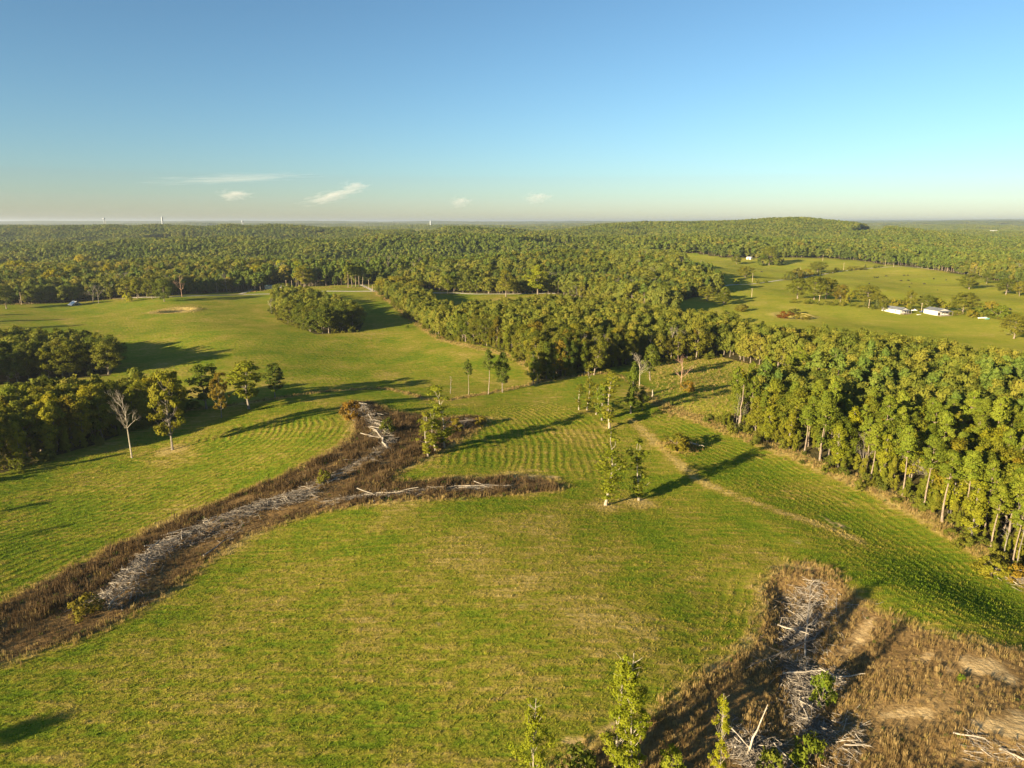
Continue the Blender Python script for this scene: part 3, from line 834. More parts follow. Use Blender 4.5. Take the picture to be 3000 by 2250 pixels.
# trees just beyond the frame whose shadows reach into it
for (x, y, h), w_ in zip(((-188, 118, 18), (-205, 135, 19), (-128, 50, 17), (-142, 40, 20), (-160, 70, 16)), ('farthest but one', 'farthest', 'nearest', 'nearest but one', 'middle')):
    tree('slim_tree', (x, y, gz(x, y)), h, 9, f'leafy tree beyond the left edge of the mown field, {w_} of five', 'trees beyond the left edge of the field')
for q_, (x, y) in enumerate(((-150, 690), (-90, 700), (-220, 700), (-60, 716), (-190, 716), (-280, 722))):
    s = ground([(x, y)])[0]
    tree('oak', s, random.uniform(13, 17), 9, f'round oak beyond the left edge of the upper pasture, {["1st", "2nd", "3rd", "4th", "5th", "6th", "7th", "8th"][q_]} counted from the road', 'oaks beyond the left edge of the pasture')
# shrubs of the gullies
GS = 'shrubs among the gully brush'
for x, y, yt, w, lab, tint in ((760, 905, 868, 40, 'rusty orange-brown bush at the top of the brush pile', (1.2, .68, .6)), (838, 938, 905, 34, 'grey-green bush beside the upper brush pile', (.9, .85, .9)), (1462, 968, 938, 62, 'tan bushy mound of rank growth in the right field', (1.5, 1.15, .9)),
                               (1775, 1525, 1460, 50, 'green leafy bush in the middle of the right brush pile', (1.3, 1.4, .9)), (1745, 1655, 1600, 80, 'wide green bush at the foot of the right brush', (1.0, 1.1, .8)), (1665, 1690, 1630, 70, 'dark green bush near the bottom edge', (.8, .9, .8)),
                               (1450, 1680, 1620, 60, 'bright bush under the near trees', (1.2, 1.3, .8)), (1250, 1700, 1620, 90, 'dark bush at the field corner', (.6, .75, .7)), (2140, 1245, 1208, 66, 'olive bush on the brush heap at the right edge', (1.3, 1.2, .9)), (2190, 1250, 1222, 46, 'brown bush on the brush heap at the right edge', (1.5, 1.05, .9)),
                               (985, 930, 905, 30, 'brown bush beside the small round brush pile', (1.4, 1.0, .9)), (700, 1045, 1015, 26, 'grey spindly bush on the left gully bank', (1.2, 1.05, 1.0)), (1040, 918, 902, 30, 'tan low bush behind the small brush pile', (1.6, 1.2, 1.0)),
                               (185, 1330, 1290, 60, 'olive bush at the lower end of the left windrow', (.95, .85, .8)), (1485, 845, 822, 30, 'reddish bush at the foot of the pinkish tree', (1.5, .9, .8)), (2075, 1470, 1455, 14, 'small green sprout in the sandy slope', (1.2, 1.4, .8))):
    tree_px('shrub', x, y, yt, w, lab, GS, tint=tint)

# ------------------------------------------------------------------ woods: individual trees near, one mass beyond
def jitter_fill(poly, sp, rng, jit=.38):
    lo, hi = poly.min(0), poly.max(0)
    xs = np.arange(lo[0], hi[0], sp); ys = np.arange(lo[1], hi[1], sp * .87)
    X, Y = np.meshgrid(xs, ys); X[1::2] += sp / 2
    P = np.stack([X.ravel(), Y.ravel()], 1) + rng.uniform(-jit, jit, (X.size, 2)) * sp
    return P[inside(P, poly)]

def in_view(P, margin=.06):
    return (P[:, 1] > 25) & (np.abs(P[:, 0]) < P[:, 1] * (.74 + margin) + 25)

MASS = []        # (kind index, x, y, height, width) for the one forest object
def ordn(n):
    return f"{n}{'th' if 10 <= n % 100 <= 20 else {1: 'st', 2: 'nd', 3: 'rd'}.get(n % 10, 'th')}"
TINTS = {'left': (1.25, 1.2, .85), 'grove': (.80, .86, .8), 'up': (.82, .86, .8), 'mid': (.95, .92, .9), 'right': (1.10, 1.10, .8)}  # left: yellow-green leaves, tint also raised to stand in for missing sunlight

def plant_wood(poly, key, sp, keep, kinds, hgt, place, group, edge=None, corner=''):
    """front and visible trees become objects (at most `keep`), the rest joins the forest mass"""
    rng = np.random.default_rng(hash_seed(key, 5))
    P = jitter_fill(poly, sp, rng)
    P = P[in_view(P, .02)]
    z = Zgrid(P)
    d = np.hypot(P[:, 0], P[:, 1])
    order = np.argsort(d)
    front = np.zeros(len(P), bool)
    if edge is not None:
        front = seg_dist(P, edge)[0] < sp * 1.15
    pri = d - front * 60
    order = np.argsort(pri)
    chosen = order[:keep]
    arcs = seg_dist(P, edge)[2] if edge is not None else d
    fr = [i for i in chosen if front[i]]
    rank = {i: k + 1 for k, i in enumerate(sorted(fr, key=lambda i: arcs[i]))}
    inner = {}
    if fr:
        az = P[:, 0] / P[:, 1]
        for i in sorted((i for i in chosen if not front[i]), key=lambda i: d[i]):
            j = min((q for q in fr if d[q] < d[i] + 15), key=lambda q: abs(az[q] - az[i]), default=fr[0])
            inner.setdefault(j, []).append(i)
    behind = {i: (k + 1, rank[j]) for j, v in inner.items() for k, i in enumerate(v)}
    for i in chosen:
        kd = kinds(P[i], rng, front[i]); lo, hi = hgt
        h = rng.uniform(lo, hi) * (1.22 if kd == 'pine' else .95 if kd == 'hickory' else 1)
        if key == 'mid' and P[i][1] > 470: h *= .78 + .22 * max(0, (620 - P[i][1]) / 150) if P[i][1] < 620 else .78
        if kd in ('cedar', 'shrub'): h = rng.uniform(5, 8) if kd == 'cedar' else rng.uniform(2.5, 4)
        w = {'oak': .62, 'tall_oak': .46, 'hickory': .36, 'pine': .30, 'cedar': .55, 'shrub': 1.1, 'bare': .45}[kd] * h * rng.uniform(.85, 1.2) * (1.3 if key in ('grove', 'up') else 1.08)
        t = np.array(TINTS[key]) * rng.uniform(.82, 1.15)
        word = ''
        u = rng.uniform()
        if kd in ('oak', 'tall_oak') and u < .10: t = t * np.array([1.22, .95, .85]); word = 'brownish '
        elif kd in ('oak', 'tall_oak', 'hickory') and u > .86: t = t * np.array([1.22, 1.16, .75]); word = 'yellow-green '
        elif kd in ('oak', 'tall_oak') and u > .74: t = t * np.array([.74, .84, .76]); word = 'dark green '
        kn = {'oak': 'broad oak', 'tall_oak': 'tall oak', 'hickory': 'hickory', 'pine': 'bare-trunked pine', 'cedar': 'low cedar', 'shrub': 'low shrub', 'bare': 'leafless grey tree'}[kd]
        if i in rank: lab = f"{word}{kn} in front row of {place}, {ordn(rank[i])} from {corner}"
        elif i in behind: lab = f"{word}{kn}, {ordn(behind[i][0])} behind the {ordn(behind[i][1])} front tree of {place}"
        else: lab = f"{word}{kn} inside {place}"
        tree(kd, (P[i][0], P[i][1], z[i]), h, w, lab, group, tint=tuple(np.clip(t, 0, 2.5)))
    for i in order[keep:]:
        MASS.append((0 if kinds(P[i], rng, False) != 'pine' else 1, P[i][0], P[i][1], rng.uniform(*hgt) * (.8 if key == 'mid' and P[i][1] > 520 else 1), 0))

def k_right(p, rng, fr):
    u = rng.uniform()
    strip = p[1] > 330
    if strip: return 'oak' if u < .7 else 'tall_oak'
    if fr: return 'pine' if u < .46 else 'hickory' if u < .74 else 'tall_oak' if u < .9 else 'shrub' if u < .95 else 'bare'
    return 'pine' if u < .20 else 'hickory' if u < .42 else 'tall_oak' if u < .74 else 'oak' if u < .965 else 'bare'
def k_left(p, rng, fr):
    u = rng.uniform()
    return ('hickory' if u < .45 else 'tall_oak' if u < .92 else 'shrub') if fr else ('oak' if u < .45 else 'tall_oak' if u < .8 else 'hickory' if u < .95 else 'bare')
def k_mid(p, rng, fr):
    u = rng.uniform()
    return ('tall_oak' if u < .5 else 'oak' if u < .72 else 'cedar' if u < .86 else 'hickory' if u < .95 else 'bare') if fr else ('oak' if u < .45 else 'tall_oak' if u < .85 else 'bare' if u < .92 else 'hickory')
def k_grove(p, rng, fr):
    u = rng.uniform()
    return 'oak' if u < .75 else 'tall_oak' if u < .92 else 'cedar'
E_RIGHT = P_([(1548, 768), (1600, 782), (1700, 799), (1850, 814), (1760, 842), (1640, 872), (1560, 905), (1556, 918), (1610, 940), (1700, 968), (1800, 1008), (1900, 1052), (2000, 1105), (2100, 1168), (2215, 1235)])
E_LEFT = P_([(-60, 1046), (0, 1024), (100, 990), (200, 962), (300, 925), (395, 902), (405, 878)])
E_MID = P_([(816, 624), (850, 650), (900, 695), (940, 722), (1020, 742), (1110, 762), (1148, 797), (1158, 824), (1240, 808), (1300, 796), (1400, 782), (1470, 778), (1545, 768)])
E_GROVE = P_([(588, 672), (618, 700), (680, 722), (776, 716)])
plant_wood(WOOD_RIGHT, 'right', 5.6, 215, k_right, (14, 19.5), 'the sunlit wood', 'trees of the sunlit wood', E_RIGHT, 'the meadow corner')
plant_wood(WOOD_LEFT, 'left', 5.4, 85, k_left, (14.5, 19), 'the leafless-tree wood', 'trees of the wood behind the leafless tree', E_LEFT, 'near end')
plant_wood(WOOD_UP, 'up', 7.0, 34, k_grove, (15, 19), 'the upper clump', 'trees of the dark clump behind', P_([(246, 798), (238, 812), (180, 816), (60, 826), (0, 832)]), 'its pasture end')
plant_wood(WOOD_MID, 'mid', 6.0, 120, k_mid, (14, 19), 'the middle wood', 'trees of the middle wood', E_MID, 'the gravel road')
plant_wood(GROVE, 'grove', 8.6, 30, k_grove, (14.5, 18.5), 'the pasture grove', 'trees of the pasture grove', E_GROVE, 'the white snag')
for i in range(9):
    s = at(*[(1180, 819), (1196, 816), (1220, 813), (1152, 828), (1236, 811), (1262, 808), (1168, 812), (1208, 806), (1250, 801)][i])
    tree('hickory' if i % 2 else 'tall_oak', s, random.uniform(15, 19), random.uniform(5, 7.5), f'tall dark tree in the clump jutting from the middle wood, {ordn(i + 1)} of nine',
         'clump jutting from the middle wood', tint=(.72, .82, .8))

# far forest
def far_fill(y0, y1, sp, seed):
    rng = np.random.default_rng(seed)
    lim = y1 * 1.02 + 60
    poly = np.array([[-y0 * 1.02 - 60, y0], [y0 * 1.02 + 60, y0], [lim, y1], [-lim, y1]])
    P = jitter_fill(poly, sp, rng, .42)
    k = inside(P, FOREST) & forest_here(P)
    for C in CLEAR: k &= ~inside(P, C)
    for W in (FIELD_STRIP,): k &= ~inside(P, W)
    return P[k], rng

# ------------------------------------------------------------------ scattering one kind of stuff over many points
def scatter(name, P, rot, scl, idx, meshes, label, cat=None, extra=None):
    """one object of kind stuff: the meshes instanced on the points P (n,3)"""
    me = bpy.data.meshes.new(name)
    n = len(P); me.vertices.add(n); me.vertices.foreach_set('co', np.asarray(P, np.float32).ravel())
    a = me.attributes.new('rot', 'FLOAT_VECTOR', 'POINT'); a.data.foreach_set('vector', np.asarray(rot, np.float32).ravel())
    a = me.attributes.new('scl', 'FLOAT_VECTOR', 'POINT'); a.data.foreach_set('vector', np.asarray(scl, np.float32).ravel())
    a = me.attributes.new('pick', 'INT', 'POINT'); a.data.foreach_set('value', np.asarray(idx, np.int32))
    for en, ev in (extra or {}).items():
        a = me.attributes.new(en, 'FLOAT', 'POINT'); a.data.foreach_set('value', np.asarray(ev, np.float32))
    col = bpy.data.collections.new(name + '_kinds')
    for i, m in enumerate(meshes):
        col.objects.link(bpy.data.objects.new(f'{name}_kind_{i:02d}', m))
    t = bpy.data.node_groups.new(name + '_scatter', 'GeometryNodeTree')
    t.interface.new_socket('Geometry', in_out='INPUT', socket_type='NodeSocketGeometry')
    t.interface.new_socket('Geometry', in_out='OUTPUT', socket_type='NodeSocketGeometry')
    gi, go = t.nodes.new('NodeGroupInput'), t.nodes.new('NodeGroupOutput')
    ip = t.nodes.new('GeometryNodeInstanceOnPoints'); ci = t.nodes.new('GeometryNodeCollectionInfo')
    ci.inputs['Collection'].default_value = col; ci.inputs['Separate Children'].default_value = True; ci.inputs['Reset Children'].default_value = True
    def na(nm, ty):
        x = t.nodes.new('GeometryNodeInputNamedAttribute'); x.data_type = ty; x.inputs['Name'].default_value = nm
        return x.outputs['Attribute']
    er = t.nodes.new('FunctionNodeEulerToRotation')
    L = t.links.new
    L(gi.outputs[0], ip.inputs['Points']); L(ci.outputs[0], ip.inputs['Instance'])
    ip.inputs['Pick Instance'].default_value = True
    L(na('pick', 'INT'), ip.inputs['Instance Index']); L(na('rot', 'FLOAT_VECTOR'), er.inputs[0]); L(er.outputs[0], ip.inputs['Rotation'])
    L(na('scl', 'FLOAT_VECTOR'), ip.inputs['Scale']); L(ip.outputs[0], go.inputs[0])
    o = link(name, me)
    md = o.modifiers.new('scatter', 'NODES'); md.node_group = t
    tag(o, label, cat, kind='stuff')
    return o

def joined(name, a, b):
    """trunk mesh + crown mesh as one mesh with two materials"""
    va = np.empty(len(a.vertices) * 3); a.vertices.foreach_get('co', va); vb = np.empty(len(b.vertices) * 3); b.vertices.foreach_get('co', vb)
    fa = [tuple(p.vertices) for p in a.polygons]; n = len(a.vertices)
    fb = [tuple(i + n for i in p.vertices) for p in b.polygons]
    me = bpy.data.meshes.new(name); me.from_pydata(np.vstack([va.reshape(-1, 3), vb.reshape(-1, 3)]).tolist(), [], fa + fb)
    me.materials.append(a.materials[0]); me.materials.append(b.materials[0])
    me.polygons.foreach_set('material_index', [0] * len(fa) + [1] * len(fb))
    t = np.zeros(len(b.vertices), np.float32)
    if 'tint' in b.attributes: b.attributes['tint'].data.foreach_get('value', t)
    at_ = me.attributes.new('tint', 'FLOAT', 'POINT'); at_.data.foreach_set('value', np.concatenate([np.zeros(n, np.float32), t]))
    me.update()
    return me

def forest_proto(kind, n, **kw):
    out = []
    for i in range(n):
        a, b = make_tree(kind, kind, hash_seed(kind, i + 40), 16.0 * (.95 + .1 * i / n), **kw)
        out.append(joined(f'{kind}_{i}', a, b))
    return out
MID_OAK = forest_proto('forest_oak', 4, Rr=5.0, base=.22, ncl=62, nleaf=34, lsize=.52, crad=1.35, leaf_mat='leaf_wood', bark_mat='bark', shape='round', ow=1.3)
MID_TALL = forest_proto('forest_tall', 3, Rr=3.8, base=.25, ncl=55, nleaf=34, lsize=.50, crad=1.25, leaf_mat='leaf_wood', bark_mat='bark', shape='tall', ow=1.3)
MID_PINE = forest_proto('forest_pine', 3, Rr=3.0, base=.50, ncl=40, nleaf=30, lsize=.48, crad=1.1, leaf_mat='leaf_forest_pine', bark_mat='bark_pine', shape='pine', trunk_r=.2)
FAR_OAK = forest_proto('distant_oak', 4, Rr=4.9, base=.2, ncl=40, nleaf=15, lsize=.95, crad=1.5, leaf_mat='leaf_forest', bark_mat='bark', shape='round', ow=1.6)
FAR_PINE = forest_proto('distant_pine', 3, Rr=3.2, base=.40, ncl=30, nleaf=14, lsize=.85, crad=1.2, leaf_mat='leaf_forest_pine', bark_mat='bark_pine', shape='pine', trunk_r=.2, ow=1.4)

def canopy_patch(seed):
    rng = np.random.default_rng(seed); S = 56.0; C = []; Rd = []
    for i in np.arange(-S / 2, S / 2, 8.0):
        for j in np.arange(-S / 2, S / 2, 8.0):
            p = np.array([i, j, 0]) + rng.uniform(-3.2, 3.2, 3) * [1, 1, 0]
            h = rng.uniform(9, 15)
            for k in range(2):
                C.append(p + [rng.normal() * 1.4, rng.normal() * 1.4, h * (.72 - .36 * k)]); Rd.append(rng.uniform(3.2, 4.6))
    V, F, T = leaves(np.array(C), np.array(Rd), 9, 2.6, rng, .2)
    return mesh_np('canopy_patch', V, F, MAT['leaf_forest'], False, {'tint': T})
PATCH = [canopy_patch(5 + i) for i in range(3)]

GOLD = forest_proto('gold_tree', 2, Rr=4.6, base=.2, ncl=60, nleaf=30, lsize=.55, crad=1.35, leaf_mat='leaf_forest_gold', bark_mat='bark', shape='round', ow=1.3)
STAND = []
for q, lm in enumerate(('leaf_forest_dark', 'leaf_forest_olive')):
    STAND += forest_proto(f'stand_mid_{q}', 2, Rr=4.8, base=.2, ncl=62, nleaf=34, lsize=.52, crad=1.35, leaf_mat=lm, bark_mat='bark', shape='round', ow=1.3)
    STAND += forest_proto(f'stand_far_{q}', 2, Rr=4.9, base=.2, ncl=40, nleaf=15, lsize=.95, crad=1.5, leaf_mat=lm, bark_mat='bark', shape='round', ow=1.6)
BARE_J = [joined('leafless_tree', PR['bare'][i][0], PR['bare'][i][1]) for i in range(2)]
fm = MID_OAK + MID_TALL + MID_PINE + FAR_OAK + FAR_PINE + PATCH + GOLD + BARE_J + STAND
o_mid, o_tall, o_pine, o_far, o_farp, o_patch = 0, 4, 7, 10, 14, 17
FP, FR, FS, FI = [], [], [], []
W6 = waves(150, 9)
def add_forest(P, rng, lo, hi, far, pine_map=True):
    z = Zgrid(P)
    wv = wsum(W3 * np.array([1.6, 1.6, 1]), P)
    sv = wsum(W6, P)
    for (x, y), zz, w, st in zip(P, z, wv, sv):
        pine = rng.uniform() < (.75 if w > .75 else .12)
        h = rng.uniform(lo + .3 * (hi - lo), hi) * (1.12 if pine else 1.0) * (1 + .08 * w + .16 * st)
        h = float(np.clip(h, 5.5, 22))
        if far: k = o_farp + rng.integers(3) if pine else o_far + rng.integers(4)
        else: k = o_pine + rng.integers(3) if pine else (o_mid + rng.integers(4) if rng.uniform() < .6 else o_tall + rng.integers(3))
        if not pine and abs(st) > .45 and rng.uniform() < .8: k = 24 + (0 if st < 0 else 4) + (2 if far else 0) + rng.integers(2)
        if not pine and rng.uniform() < (.24 if x < -180 and y < 950 else .03): k = 20 + rng.integers(2)
        if not far and rng.uniform() < .035: k = 22 + rng.integers(2)
        s = h / 16.0; sw = s * rng.choice((.8, .95, 1.1, 1.25, 1.7)) * rng.uniform(.9, 1.1)
        FP.append((x, y, zz - .1)); FR.append((0, 0, rng.uniform(0, 6.28))); FS.append((sw, sw, s)); FI.append(k)
P, rng = far_fill(480, 1150, 7.0, 71); add_forest(P, rng, 7, 19, False); n1 = len(P)
P, rng = far_fill(1150, 2100, 7.8, 72); add_forest(P, rng, 7.5, 19.5, True); n2 = len(P)
P, rng = far_fill(2100, 3600, 9.2, 73); add_forest(P, rng, 11, 20, True); n3 = len(P)
P, rng = far_fill(3600, 7200, 52, 74)
k = rng.uniform(size=len(P)) < np.where(wsum(W3, P) > -1.1, .93, .25); P = P[k]; z = Zgrid(P)
for (x, y), zz in zip(P, z):
    FP.append((x, y, zz - 1.5)); FR.append((0, 0, rng.uniform(0, 6.28))); FS.append((1.1, 1.1, rng.uniform(.9, 1.25))); FI.append(o_patch + rng.integers(3))
P, rng = far_fill(7200, 17000, 105, 75)
k = rng.uniform(size=len(P)) < np.where(wsum(W4, P) > -1.2, .9, .2); P = P[k]; z = Zgrid(P)
for (x, y), zz in zip(P, z):
    FP.append((x, y, zz - 2)); FR.append((0, 0, rng.uniform(0, 6.28))); FS.append((2.1, 2.1, rng.uniform(1.0, 1.5))); FI.append(o_patch + rng.integers(3))
rng = np.random.default_rng(99)
for kd, x, y, h, w in MASS:
    s = h / 16.0 * (1.2 if kd == 1 else 1)
    FP.append((x, y, gz(x, y) - .1)); FR.append((0, 0, rng.uniform(0, 6.28))); FS.append((s, s, s))
    FI.append(o_pine + rng.integers(3) if kd == 1 else (o_mid + rng.integers(4) if rng.uniform() < .5 else o_tall + rng.integers(3)))
scatter('forest', FP, FR, FS, FI, fm, 'mixed oak and pine forest rolling away to the horizon')

# ------------------------------------------------------------------ weeds, rank grass and turf
def blade_mat(key, stops, trans=.3):
    t = NT(key); oi = t.n('ShaderNodeObjectInfo')
    col = t.ramp(t.math('ADD', t.math('MULTIPLY', oi.outputs['Random'], .7), t.math('MULTIPLY', t.attr('tint'), .3)), stops)
    MAT[key] = t.done(col, .85, .0, None, 0, trans)
blade_mat('dry_weed', [(0, (.12, .074, .030)), (.4, (.22, .148, .058)), (.75, (.33, .235, .095)), (1, (.44, .335, .15))])
blade_mat('shaded_weed', [(0, (.055, .034, .017)), (.45, (.095, .062, .030)), (.8, (.155, .105, .050)), (1, (.25, .18, .085))])  # copy of dry_weed, darkened to put the left bank's shade into its colour
blade_mat('straw_grass', [(0, (.19, .135, .04)), (.5, (.29, .215, .07)), (1, (.38, .29, .11))])
blade_mat('green_weed', [(0, (.05, .085, .018)), (.6, (.10, .12, .025)), (1, (.16, .15, .04))])
t_ = NT('turf_blade')
c_ = turf_nodes(t_, lambda nm: t_.n('ShaderNodeAttribute', attribute_name=nm, attribute_type='INSTANCER').outputs['Fac'])[0]
MAT['turf_blade'] = t_.done(t_.mix(t_.attr('tint'), t_.mix(1.0, c_, (.85, .95, .8), 'MULTIPLY'), t_.mix(1.0, c_, (1.25, 1.15, 1.1), 'MULTIPLY')), .9, .0, None, 0, .25)
def tuft(seed, nb, h, wd, spread, mat, bend=.25, fluff=0):
    rng = np.random.default_rng(seed); V = []; T = []
    for i in range(nb):
        th = rng.uniform(0, 6.28); r = spread * math.sqrt(rng.uniform()); b = np.array([math.cos(th) * r, math.sin(th) * r, -.05])
        hh = h * rng.uniform(.55, 1.15); a = rng.uniform(0, 6.28); t = b + np.array([math.cos(a) * bend * hh * rng.uniform(.2, 1), math.sin(a) * bend * hh * rng.uniform(.2, 1), hh])
        w = np.array([math.cos(a + 1.57), math.sin(a + 1.57), 0]) * wd * rng.uniform(.6, 1.3)
        m = (b + t) / 2 + np.array([0, 0, .1 * hh])
        V += [b - w * .5, b + w * .5, m + w * .5, m - w * .5, m - w * .5, m + w * .5, t + w * (.12 + fluff), t - w * (.12 + fluff)]; T += [rng.uniform()] * 8
    return mesh_np('tuft', np.array(V), np.arange(len(V)).reshape(-1, 4), MAT[mat], False, {'tint': T})
WEEDS = [tuft(1, 20, 1.5, .055, .6, 'dry_weed', .2, .25), tuft(2, 20, 1.2, .06, .65, 'dry_weed', .3, .3), tuft(3, 22, 1.6, .05, .6, 'dry_weed', .15, .35), tuft(4, 16, .9, .07, .6, 'straw_grass', .45), tuft(5, 14, .8, .12, .5, 'green_weed', .4, .3)]
WEEDS_SHADED = [tuft(6, 20, 1.4, .055, .6, 'shaded_weed', .25, .25), tuft(7, 20, 1.0, .06, .65, 'shaded_weed', .35, .3), tuft(8, 22, 1.6, .05, .6, 'shaded_weed', .2, .3), WEEDS[3], WEEDS[4]]
STRAW = [tuft(11, 16, .8, .06, .5, 'straw_grass', .4), tuft(12, 16, 1.0, .05, .5, 'straw_grass', .3), tuft(13, 14, .9, .06, .5, 'dry_weed', .3, .2), tuft(14, 12, .7, .08, .5, 'green_weed', .4, .2)]
TURF = [tuft(21 + i, 9, .24, .055, .30, 'turf_blade', .6) for i in range(4)]

def scatter_on(name, P, meshes, weights, smin, smax, label, seed, hz=None, extra=None):
    rng = np.random.default_rng(seed); n = len(P)
    z = Zgrid(P); idx = rng.choice(len(meshes), n, p=np.array(weights) / sum(weights))
    s = rng.uniform(smin, smax, n)
    if hz is not None: s = s * hz
    rot = np.stack([rng.normal(0, .06, n), rng.normal(0, .06, n), rng.uniform(0, 6.28, n)], 1)
    return scatter(name, np.column_stack([P, z]), rot, np.stack([s, s, s * rng.uniform(.8, 1.2, n)], 1), idx, meshes, label, extra=extra)

rw = np.random.default_rng(5)
BRUSH_LINES = [smooth_line(P_(l), 3) for l in ([(225, 1318), (265, 1275), (300, 1225), (370, 1180), (450, 1145), (540, 1108), (620, 1085), (680, 1068)], [(775, 878), (790, 895), (812, 925), (838, 955)], [(850, 950), (815, 985), (770, 1010), (705, 1040), (665, 1058)], [(690, 1090), (760, 1076), (840, 1070), (900, 1062), (1000, 1056), (1100, 1054)],
               [(1745, 1265), (1760, 1300), (1735, 1350), (1725, 1410), (1740, 1500), (1735, 1580), (1790, 1600), (1860, 1610)])]
def weed_points(poly, sp):
    P = jitter_fill(poly, sp, rw, .5); P = P[in_view(P, .0)]
    b = lookup('bare', P); n = wsum(W2 * np.array([5, 5, 1]), P)
    k = rw.uniform(size=len(P)) < np.clip((1 - b * 1.6), 0, 1) * np.clip(.75 + .25 * n, .3, 1)
    wm = lookup('weed', P) + .35 * wsum(W2 * np.array([14, 14, 1]), P) * .5
    k &= rw.uniform(size=len(P)) < sm(.22, .8, wm)
    for i, L in enumerate(BRUSH_LINES): k &= (seg_near(P, L, 6) > (2.6, 2.6, 1.8, .8, 2.6)[i]) | (rw.uniform(size=len(P)) < .2)
    return P[k], n[k]
P, n_ = weed_points(WEED_L, .85)
sd_ = seg_dist(P, GUL_A)[1] > 0
sd_ |= P[:, 0] > GUL_B[len(GUL_B) // 4][0]
scatter_on('dry_weeds', P, WEEDS_SHADED, (4, 4, 2, .7, .5), .4, 1.0, 'brown dry weeds lining the left gully, bank shade painted into their colour', 1, np.clip(1 + .2 * n_, .6, 1.4) * np.where(sd_, 1.3, .75))
P, n_ = weed_points(WEED_R, .72)
scatter_on('dry_weeds', P, WEEDS, (4, 3, 2, 3.6, .35), .32, .66, 'brown dry weeds covering the right gully and its sandy slope', 2, np.clip(1 + .2 * n_, .6, 1.4))
def band_points(L, w, per_m, seed, y0=0):
    rng = np.random.default_rng(seed); L = smooth_line(L, 2.0)
    seg = np.linalg.norm(np.diff(L, axis=0), axis=1); n = int(seg.sum() * per_m)
    i = rng.choice(len(seg), n, p=seg / seg.sum()); t = rng.uniform(size=n)[:, None]
    P = L[i] * (1 - t) + L[i + 1] * t + rng.normal(0, w, (n, 2))
    return P[in_view(P, .02)]
P = np.vstack([band_points(FENCE_ROW, 2.0, 9, 21), band_points(FENCE_MID, 1.2, 4, 22), band_points(EDGE_MID, 2.0, 3, 23), band_points(P_([(1420, 900), (1470, 885), (1555, 915)]), 3.0, 6, 24),
               jitter_fill(MEADOW, 2.4, rw, .5), band_points(P_([(-60, 662), (60, 657), (160, 650), (300, 640), (480, 630), (640, 624), (820, 622)]), 3.5, 3, 25), MOUND[:2] + rw.normal(0, 3.2, (420, 2)), POND[:2] + rw.normal(0, 1, (500, 2)) * [9, 9],
               band_points(np.vstack([WEED_L, WEED_L[:1]]), 1.3, 3, 26), band_points(np.vstack([WEED_R, WEED_R[:1]]), 1.3, 3, 27)])
scatter_on('rank_grass', P, STRAW, (4, 3, 2, 1.2), .6, 1.25, 'tan rank grass along fence rows, wood edges and gully rims', 3)
# turf tussocks of the near fields
P = jitter_fill(np.array([[-60., 72], [75, 72], [150, 165], [225, 300], [-225, 300], [-150, 165]]), .78, rw, .5)
k = (lookup('weed', P) < .35) & (lookup('litter', P) < .3) & (lookup('bare', P) < .4)
P = P[k]; P = P[rw.uniform(size=len(P)) < np.clip(1.25 - P[:, 1] / 420, .2, 1)]
scatter_on('turf', P, TURF, (1, 1, 1, 1), .7, 1.5, 'short tussocky turf of the mown fields', 4, 1 + .5 * lookup('rowamp', P) * np.sin(lookup('row', P) * 2 * math.pi / 2.5), {k: lookup(k, P) for k in ('row', 'rowamp', 'dry', 'olive')})
print('forest', len(FP), n1, n2, n3, 'turf', len(P))

# bushes and saplings filling the wood edges
ug = []
for L, w, per in ((E_RIGHT[6:], 3.2, .42), (E_LEFT, 3.0, .4), (E_MID, 3.0, .5), (E_GROVE, 1.5, .4)): ug.append(band_points(L, w, per, 61))
def s3(pts): return P_([(1474.6 + a / 3, 405.5 + b / 3) for a, b in pts])
ug += [band_points(s3([(690, 745), (1000, 765), (1300, 785), (1500, 798), (1800, 825), (2080, 855), (2250, 900)]), 3.0, .55, 63), band_points(s3([(650, 597), (760, 585), (900, 557)]), 2.5, .5, 64), band_points(s3([(930, 556), (1100, 531), (1300, 514)]), 2.0, .2, 65)]
P = np.vstack(ug)
scatter_on('undergrowth', P, [c for (t_m, c, h_, r_) in PR['shrub']] + [c for (t_m, c, h_, r_) in PR['cedar'][:1]], (3, 3, 3, .4), .25, 1.0, 'low bushes and saplings along the edges of the woods', 62)
P = np.vstack([band_points(E_RIGHT[7:] + np.array([2.5, 1.5]), 2.0, .55, 66), band_points(E_LEFT + np.array([-2.0, 0]), 2.0, .4, 67), band_points(E_MID + np.array([0, 2.0]), 2.0, .3, 68)])
scatter_on('saplings', P, [c for (t_m, c, h_, r_) in PR['hickory'][:4]], (1, 1, 1, 1), .18, .48, 'leafy saplings growing between the front trunks of the woods', 69)

# ------------------------------------------------------------------ brush piles of felled wood
def log_mesh(seed, twigs):
    rng = np.random.default_rng(seed); mb = MB(); n = 5
    pts = [Vector((i / (n - 1) - .5, rng.normal() * .012, rng.normal() * .012)) for i in range(n)]
    mb.tube(pts, [.028 * (1 - .5 * i / (n - 1)) for i in range(n)], 6)
    for i in range(twigs):
        p = pts[0].lerp(pts[-1], rng.uniform(.45, 1.0)); a = rng.uniform(0, 6.28)
        q = p + Vector((rng.uniform(.05, .16), math.cos(a) * rng.uniform(.05, .14), math.sin(a) * rng.uniform(.03, .1)))
        mb.tube([p, q], [.008, .003], 3, False)
    return mb.mesh('log', MAT['dead_wood_pale'])
LOGS = [log_mesh(i, t) for i, t in ((1, 0), (2, 0), (3, 7), (4, 10), (5, 0))]

